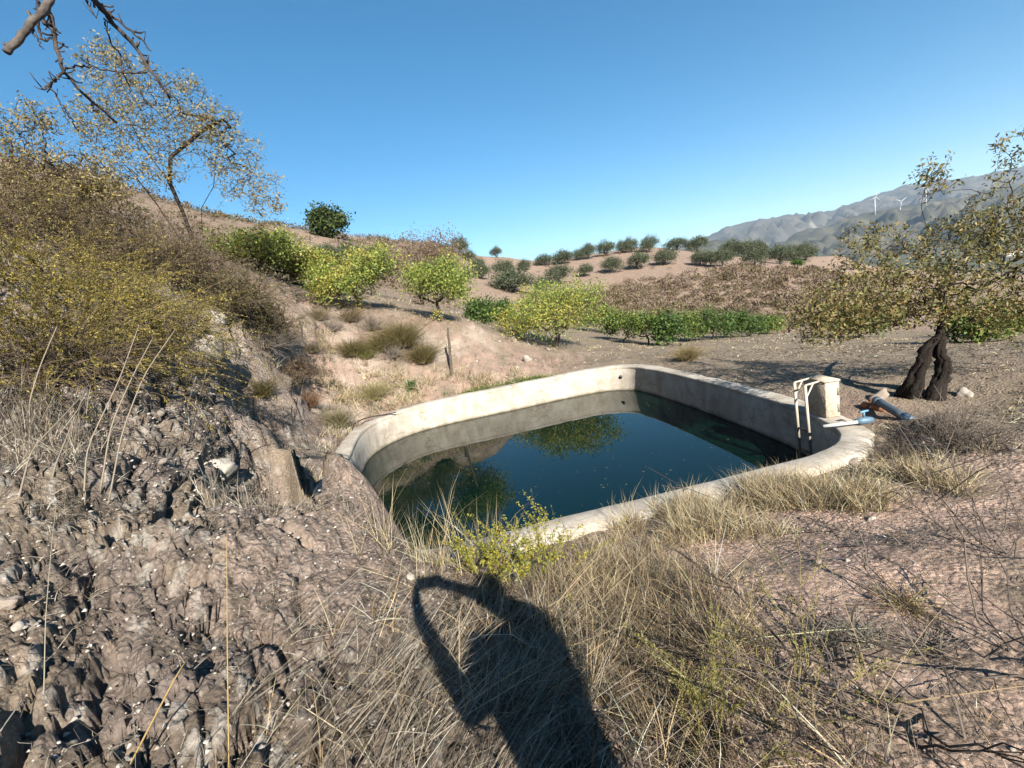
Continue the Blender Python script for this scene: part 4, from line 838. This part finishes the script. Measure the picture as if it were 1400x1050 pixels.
grass('dry_grass', pxy(-1.1, 1.0, .6, 2.7, .3), 900, .38, .0042, STR + BST, 'coarse straw stems sticking up through the foreground tangle', 216, .7, .45, (.1,.1,0), .6)
grass('dark_weeds', pxy(-.5, .75, .7, 2.6, .3), 4200, .10, .006, [(.07,.055,.04),(.11,.085,.055),(.10,.10,.05)], 'dark withered weeds low in the foreground grass', 217, .8, .5, (0,0,0), .8, clump=(2.2, -.1))
# twig and leaf litter
def litter(name, mask, n, L, r, cols, label, seed):
    rg = np.random.default_rng(seed); p, nn, i = scatter(mask, n, rg, .02); az = rg.random(n)*2*np.pi
    d = np.stack([np.cos(az), np.sin(az), .25*rg.normal(size=n)], 1); d -= nn*(d*nn).sum(1)[:, None]*.9; L_ = L*(.3+1.1*rg.random(n))[:, None]
    mid = p + d*L_*.5 + nn*L_*.16 + rg.normal(size=(n, 3))*L_*.12; q = np.stack([p + nn*.004, mid, p + d*L_ + nn*.01], 1)
    mb = MB(); mb.tubes(q, np.tile(np.array([r, r*.8, r*.5]), (n, 1))*(np.maximum(1, np.hypot(p[:, 0], p[:, 1])/3))[:, None], 3, palette(cols, n, rg, .2)); o = mb.build(name, M_twig); return tag(o, label, 'litter', kind='stuff')
litter('twig_litter', steep_l*sstep(5.5, 4, VY), 3600, .09, .0016, [(.30,.26,.21),(.13,.10,.08),(.42,.37,.30),(.09,.07,.055)], 'dead twigs and bits of plant lying on the left bank', 221)
litter('twig_litter', pxy(.6, 6.0, .5, 4.0, .4), 3000, .06, .0013, [(.16,.12,.095),(.28,.23,.18),(.11,.085,.07),(.4,.34,.27)], 'dark twig litter over the soil on the right', 222)
litter('twig_litter', pxy(3.5, 14, 5.0, 14, .6), 3400, .08, .0018, [(.2,.16,.12),(.33,.28,.22),(.14,.11,.085)], 'twig litter on the field around the almond tree', 223)
litter('twig_litter', bank, 2000, .12, .0018, [(.25,.19,.14),(.33,.27,.2),(.16,.12,.09)], 'dead roots and twigs on the pink bank', 224)
# low scrub on the hills
def scrub_field(name, mask, n, size, cols, label, seed, per=42):
    rg = np.random.default_rng(seed); p, nn, i = scatter(mask, n, rg, .6); p[:, 2] = [gz(x, y) for x, y in p[:, :2]]
    s = size*(.4 + 1.0*rg.random(n)**1.5); base_c = palette(cols, n, rg, .15); k = np.repeat(np.arange(n), per)
    d = rg.normal(size=(n*per, 3)); d /= np.linalg.norm(d, axis=1, keepdims=True); d[:, 2] = np.abs(d[:, 2])*.75
    pos = p[k] + d*s[k][:, None]*(rg.random(n*per)**.3)[:, None]
    mb = MB(); mb.leaves(pos - d*s[k][:, None]*.1, s[k]*.30, s[k]*.17, base_c[k]*(1+.2*rg.normal(size=(len(k), 1))), .3, rg, d)
    o = mb.build(name, M_far); return tag(o, label, 'scrub', kind='stuff')
SC = [(.19,.14,.095),(.24,.18,.12),(.16,.12,.08),(.20,.17,.09),(.27,.21,.15)]
dist_y = VY
scrub_field('hill_scrub', sstep(.12, .2, azg)*sstep(.75, .62, azg)*sstep(35, 41, VY)*sstep(70, 62, VY + 10*sstep(.3, .15, azg)), 1900, .75, SC, 'low brown scrub covering the slope below the olives', 231)
scrub_field('hill_scrub', sstep(-.04, -.12, azg)*sstep(28, 34, VY)*sstep(95, 84, VY), 2000, .75, SC + [(.17,.16,.08)], 'low brown scrub dotting the hill on the left', 232)
scrub_field('hill_scrub', sstep(.05, .12, azg)*sstep(.8, .7, azg)*sstep(70, 74, VY)*sstep(110, 100, VY), 90, .5, SC, 'few dark scrub tufts on the ploughed olive slope', 233)

# ------------------------------------------------------------------ stones
def rock_mesh(seed, sub=2):
    import bmesh
    bm = bmesh.new(); bmesh.ops.create_icosphere(bm, subdivisions=sub, radius=1)
    co = np.array([v.co[:] for v in bm.verts]); k = 1 + .45*noise(co*1.1 + seed*5.3) + .25*noise(co*2.6 + seed) + .10*noise(co*6+seed); co = co*k[:, None]*np.array([1, .75, .55])
    rg = np.random.default_rng(seed)
    for _ in range(7):
        n = rg.normal(size=3); n /= np.linalg.norm(n); d = .55 + .15*rg.random(); s = co @ n; co -= np.maximum(0, s-d)[:, None]*n*.9
    T = np.array([[v.index for v in f.verts] for f in bm.faces]); bm.free(); return co, T
stone_meshes = []
for k in range(10):
    co, T = rock_mesh(k+1, 3 if k < 4 else 2); c_ = [(.46,.41,.36),(.34,.295,.26),(.40,.33,.28),(.54,.49,.43),(.28,.24,.21)][k % 5]
    o = mesh_from('stone', co, [T], M_stone, None, np.tile(c_, (len(co), 1)), False); stone_meshes.append(o.data); bpy.data.objects.remove(o)
def stone(loc, s, k, parent=None, name='stone'):
    o = bpy.data.objects.new(name, stone_meshes[k % 10]); col.objects.link(o); o.location = tuple(loc); o.scale = (s,)*3; o.rotation_euler = (random.random(), random.random(), random.random()*6)
    if parent: o.parent = parent
    return o
rg = np.random.default_rng(77)
p, nn, i = scatter(steep_l*sstep(5.2, 3.6, VY)*sstep(.6, 1.2, VY), 190, rg)
for k in range(190): stone(p[k] - nn[k]*.003, (.008 + .016*rg.random()**2)*max(1, np.hypot(*p[k][:2])/2.2), k, ground)
p, nn, i = scatter(pxy(.8, 5.5, .6, 4, .4), 60, rg)
for k in range(60): stone(p[k] - nn[k]*.003, (.009 + .018*rg.random()**2)*max(1, np.hypot(*p[k][:2])/2.4), k, ground)
p, nn, i = scatter(pxy(-1, 2.8, 12.3, 13.6, .3), 35, rg)
for k in range(35): stone(p[k]-(0,0,.02), .03 + .05*rg.random()**2, k, ground)
mb = MB(); co, T = rock_mesh(40, 1)
for msk_, n, s0 in ((steep_l*sstep(6, 4, VY), 6500, .0085), (pxy(.5, 6, .5, 4.2, .4), 4200, .0055), (bank, 700, .006)):
    p, nn, i = scatter(msk_, n, rg); s = s0*(.5 + 1.3*rg.random(n)**2)*np.maximum(1, np.hypot(p[:, 0], p[:, 1])/3.5)
    tet = np.array([(1,0,-.4),(-.5,.87,-.4),(-.5,-.87,-.4),(.1,.1,.7),(.6,.5,.3)]); an = rg.random(n)*6.3; ca, sa = np.cos(an), np.sin(an)
    vx = tet[None, :, 0]*ca[:, None] - tet[None, :, 1]*sa[:, None]; vy = tet[None, :, 0]*sa[:, None] + tet[None, :, 1]*ca[:, None]; vz = np.broadcast_to(tet[None, :, 2]*.7, vx.shape)
    VV = p[:, None] + s[:, None, None]*np.stack([vx, vy, vz], 2); b_ = (np.arange(n)*5)[:, None]
    TT = np.concatenate([b_ + np.array(t) for t in ((0,1,4),(1,3,4),(0,4,3),(1,2,3),(2,0,3))]); mb.add(VV.reshape(-1, 3), TT, None, np.repeat(palette([(.56,.51,.45),(.45,.38,.33),(.36,.31,.27),(.62,.57,.51)], n, rg), 5, 0))
o = mb.build('gravel', M_stone); tag(o, 'pale grit and pebbles bedded in the soil', 'gravel', kind='stuff')
for (x, y, s, k, lab) in [(300,640,.14,3,'large pale boulder bulging from the left bank crest'),(1090,528+85,.0,0,''),(1262,612,.13,0,'pale rock in the shade below the drain pipe'),(1165,632,.09,2,'pinkish rock against the outside of the pool corner'),(295,432,.30,3,'pale creamy rock jutting out under the overhanging shrubs'),(285,478,.34,0,'rounded cream rock at the mouth of the cliff hollow'),(388,566,.13,4,'flat grey stone perched on the bank crest'),(722,492,.2,0,'low pale stone behind the far rim'),(560,790,.035,3,'whitish stone beside the phone shadow'),(1320,540,.12,0,'pale stone on the field right of the almond trunk'),(1200,545,.16,2,'pinkish stone between the concrete box and the pipe'),(8,825,.06,2,'tan stone at the left edge'),(25,860,.045,3,'white stone low at the left edge')]:
    if s: o = stone(hit(x, y), s, k, None, 'rock'); tag(o, lab, 'rock')

# ------------------------------------------------------------------ mountains, turbines, far houses
def ridge(name, pts, Y, base_z, depth_, colr, label, seed, amp_, scar=None):
    X = np.array([P(x, y, Y) for x, y in pts]); t = np.linspace(0, 1, 260); sg = np.linspace(0, 1, len(X)); sg = (X[:, 0]-X[0, 0])/(X[-1, 0]-X[0, 0])
    crest = np.stack([np.interp(t, sg, X[:, k]) for k in range(3)], 1); crest[:, 2] = np.convolve(np.pad(crest[:, 2], 4, 'edge'), np.ones(9)/9, 'valid'); rows_ = []; K = 70
    for k, u in enumerate(np.linspace(-.35, 1, K)):
        w = abs(u) if u >= 0 else abs(u)/.35; q = crest.copy(); q[:, 1] -= u*depth_; z = crest[:, 2]*(1-w) + base_z*w; z += (crest[:, 2]-base_z)*.10*math.sin(w*math.pi)*-1; q[:, 2] = z; rows_.append(q)
    Vr = np.concatenate(rows_); env = np.repeat(np.sin(np.clip(np.abs(np.linspace(-.35, 1, K)), 0, 1)*np.pi)*.8+.12, 260)
    Vr[:, 2] += env*amp_*(fbm(Vr*np.array([1, .7, 0])*(3.2/depth_)*2.6 + seed, 6, .6, True) - .35)
    idx = np.arange(K*260).reshape(K, 260); Qm = np.stack([idx[:-1, :-1], idx[:-1, 1:], idx[1:, 1:], idx[1:, :-1]], -1).reshape(-1, 4)
    n1 = fbm(Vr*(22/depth_) + seed, 5, .65); Cc = np.array(colr)[None]*(1 + .45*n1[:, None]); Cc = Cc*(1-.5*sstep(.1, .4, n1))[:, None] + np.array((.30,.25,.19))*(.5*sstep(.1, .4, n1))[:, None]
    if scar:
        sp_ = P(*scar[:2], Y); d = np.hypot((Vr[:, 0]-sp_[0])/scar[2], (Vr[:, 2]-sp_[2])/scar[3]) + .5*fbm(Vr*(14/depth_), 3); Cc = np.where((d < .7)[:, None], np.array((.42,.40,.37)), Cc)
    o = mesh_from(name, Vr, [Qm], M_far, None, np.clip(Cc, .02, .9), True); return tag(o, label, 'mountain', kind='structure')
ridge('mountain', [(860,356),(930,338),(960,325),(1000,309),(1030,300),(1062,298),(1078,294),(1120,292),(1160,281),(1190,270),(1230,256),(1270,248),(1310,246),(1350,238),(1420,225),(1560,205),(1750,230)], 5200, -160, 2600, (.13,.12,.10), 'far hazy blue mountain range', 3, 420, (1016,327,110,26))
ridge('mountain', [(980,366),(1050,341),(1075,327),(1110,313),(1150,300),(1190,293),(1225,286),(1290,276),(1350,262),(1420,250),(1560,235),(1750,260)], 2700, -150, 1500, (.12,.115,.085), 'nearer dark mountain slope with wind turbines', 9, 240)
ridge('mountain', [(900,352),(940,340),(975,328),(1005,330),(1050,344),(1110,352)], 1900, -100, 600, (.10,.105,.08), 'low dark foothill behind the olive skyline', 5, 40)
for k, (x, y0, y1, an, lab) in enumerate([(1196.5,270,288,.2,'leftmost white wind turbine on the mountain'),(1231,276,292,1.0,'middle white wind turbine, lowest on the mountain'),(1266,257,275,.6,'rightmost white wind turbine, highest on the mountain')]):
    b = P(x, y1, 2550); t = P(x, y0, 2550); h = t[2]-b[2]; root = empty('wind_turbine', b - (0,0,25), lab, 'wind turbine', 'wind turbines on the mountain'); wc = (.8,.8,.8)
    MB().tube([(0,0,0),(0,0,h+25)], [2.6,1.5], 8, wc).build('tower', M_paint, root); nac = MB().box((0,-2,h+26),(1.6,0,0),(0,4.5,0),(0,0,1.7), wc).build('nacelle', M_paint, root)
    for j in range(3):
        a = an + j*2.094; d = np.array([math.sin(a), 0, math.cos(a)]); MB().tube([np.array([0,-7,h+26]), np.array([0,-7,h+26]) + d*h*.15, np.array([0,-7,h+26]) + d*h*.55], [1.1,1.6,.4], 5, wc).build('blade', M_paint, nac)
for k, (x, y, Y, lab) in enumerate([(1391,391,620,'tiny white house in the valley at the right edge'),(1376,396,600,'tiny white house in the valley, left of the edge one')]):
    b = P(x, y, Y); b[2] = gz(b[0], b[1]); root = empty('far_house', b, lab, 'house', 'houses in the valley')
    MB().box((0,0,2.6),(6,0,0),(0,4,0),(0,0,2.6),(.8,.78,.74)).build('wall', M_paint, root); mb = MB(); mb.add([(-6.4,-4.4,5.2),(6.4,-4.4,5.2),(6.4,4.4,5.2),(-6.4,4.4,5.2),(-6.4,0,7.2),(6.4,0,7.2)], [(0,3,4),(1,5,2)], [(0,4,5,1),(3,2,5,4)], (.45,.28,.2)); mb.build('roof', M_paint, root)

# ------------------------------------------------------------------ the photographer, whose shadow falls ahead
ft = .0
def person():
    bx, by = .50, -.46; g = gz(bx, by); root = empty('person', (bx, by, g), 'person in dark clothes holding a phone up with both hands', 'person')
    nodes = {'pel':(0,0,.95),'bel':(0,.02,1.12),'ches':(0,.02,1.34),'neck':(0,.05,1.44),'nk2':(0,.08,1.49),'head':(-.02,.13,1.56),'crown':(-.02,.15,1.65),
             'hl':(-.10,0,.90),'kl':(-.12,.05,.50),'al':(-.13,0,.09),'tl':(-.14,.16,.04),'hr':(.10,0,.90),'kr':(.13,.05,.50),'ar':(.14,0,.09),'tr':(.15,.16,.04),
             'sl':(-.19,.02,1.41),'el':(-.31,.15,1.13),'wl':(-.53,.38,1.42),'sr':(.19,.02,1.41),'er':(.08,.30,1.33),'wr':(-.30,.44,1.47)}
    rad = {'pel':.19,'bel':.19,'ches':.20,'neck':.07,'nk2':.06,'head':.098,'crown':.07,'hl':.09,'kl':.06,'al':.042,'tl':.038,'hr':.09,'kr':.06,'ar':.042,'tr':.038,'sl':.095,'el':.06,'wl':.032,'sr':.095,'er':.06,'wr':.032}
    E_ = [('pel','bel'),('bel','ches'),('ches','neck'),('neck','nk2'),('nk2','head'),('head','crown'),('pel','hl'),('hl','kl'),('kl','al'),('al','tl'),('pel','hr'),('hr','kr'),('kr','ar'),('ar','tr'),('ches','sl'),('sl','el'),('el','wl'),('ches','sr'),('sr','er'),('er','wr')]
    nm = list(nodes); vv_ = [nodes[k] for k in nm]; ee = [(nm.index(a), nm.index(b)) for a, b in E_]; rr_ = [rad[k] for k in nm]
    def finger(root_i, pts, r):
        prev = root_i
        for q in pts: vv_.append(q); rr_.append(r); ee.append((prev, len(vv_)-1)); prev = len(vv_)-1
    camr = np.array([0-bx, -.02-by, ZC-g])
    for sgn, w in ((-1, 'wl'), (1, 'wr')):
        wi = nm.index(w); pc = np.array(nodes[w]); tgt = camr + np.array([.055 + sgn*.085, -.01, -.035]); palm = pc*.4 + tgt*.6; vv_.append(tuple(palm)); rr_.append(.034); ee.append((wi, len(vv_)-1)); pi_ = len(vv_)-1
        for f_ in range(4): finger(pi_, [tuple(tgt + np.array([sgn*-.005, .012, .035 - .02*f_])), tuple(tgt + np.array([-sgn*.035, .016, .037 - .02*f_]))], .0085)
        finger(pi_, [tuple(tgt + np.array([-sgn*.005, -.02, -.02])), tuple(tgt + np.array([-sgn*.03, -.015, -.01]))], .010)
    me = bpy.data.meshes.new('body'); me.from_pydata(vv_, ee, []); o = bpy.data.objects.new('body', me); col.objects.link(o); o.parent = root
    m = o.modifiers.new('skin', 'SKIN'); m.use_smooth_shade = True
    for i_, r_ in enumerate(rr_): me.skin_vertices[0].data[i_].radius = (r_, r_*(.75 if nm[i_] in ('pel','bel','ches') else 1)) if i_ < len(nm) else (r_, r_)
    me.skin_vertices[0].data[0].use_root = True
    s_ = o.modifiers.new('sub', 'SUBSURF'); s_.levels = 2; s_.render_levels = 2
    pm, nt, b, _ = mat_new('dark_clothes'); b.inputs['Base Color'].default_value = (.05,.055,.07,1); b.inputs['Roughness'].default_value = .85; me.materials.append(pm)
    hm = MB(); u, v = np.meshgrid(np.linspace(0, 2*np.pi, 16, endpoint=False), np.linspace(-.1, 1.57, 8)); hv = np.stack([np.cos(u)*np.cos(v)*.105, np.sin(u)*np.cos(v)*.118, np.sin(v)*.12], -1).reshape(-1, 3) + np.array([-.02,.12,1.585])
    ix = np.arange(128).reshape(8, 16); hm.add(hv, None, np.stack([ix[:-1], np.roll(ix, -1, 1)[:-1], np.roll(ix, -1, 1)[1:], ix[1:]], -1).reshape(-1, 4), (.03,.022,.016)); hm.build('hair', M_twig, root, True)
    ph = MB().box((0,0,0),(.081,0,0),(0,.0045,0),(0,0,.038),(.02,.02,.022)).build('phone', M_paint); ph.location = (.055, -.032, ZC-.012); ph.rotation_euler = (-PITCH, -ROLL*0, 0); tag(ph, 'dark phone held up sideways by the person', 'phone')
person()

# ------------------------------------------------------------------ haze
hb = MB().box((0,2000,330),(9500,0,0),(0,9500,0),(0,0,900)).build('haze', None); tag(hb, 'thin blue autumn haze over the far mountains', 'haze', kind='stuff')
hm_, nt, b, out = mat_new('haze_air'); nt.nodes.remove(b); pv = nt.nodes.new('ShaderNodeVolumePrincipled'); pv.inputs['Color'].default_value = (.58,.77,1,1); pv.inputs['Density'].default_value = 5.5e-5; pv.inputs['Anisotropy'].default_value = 0
nt.links.new(pv.outputs[0], out.inputs['Volume']); hb.data.materials.append(hm_)
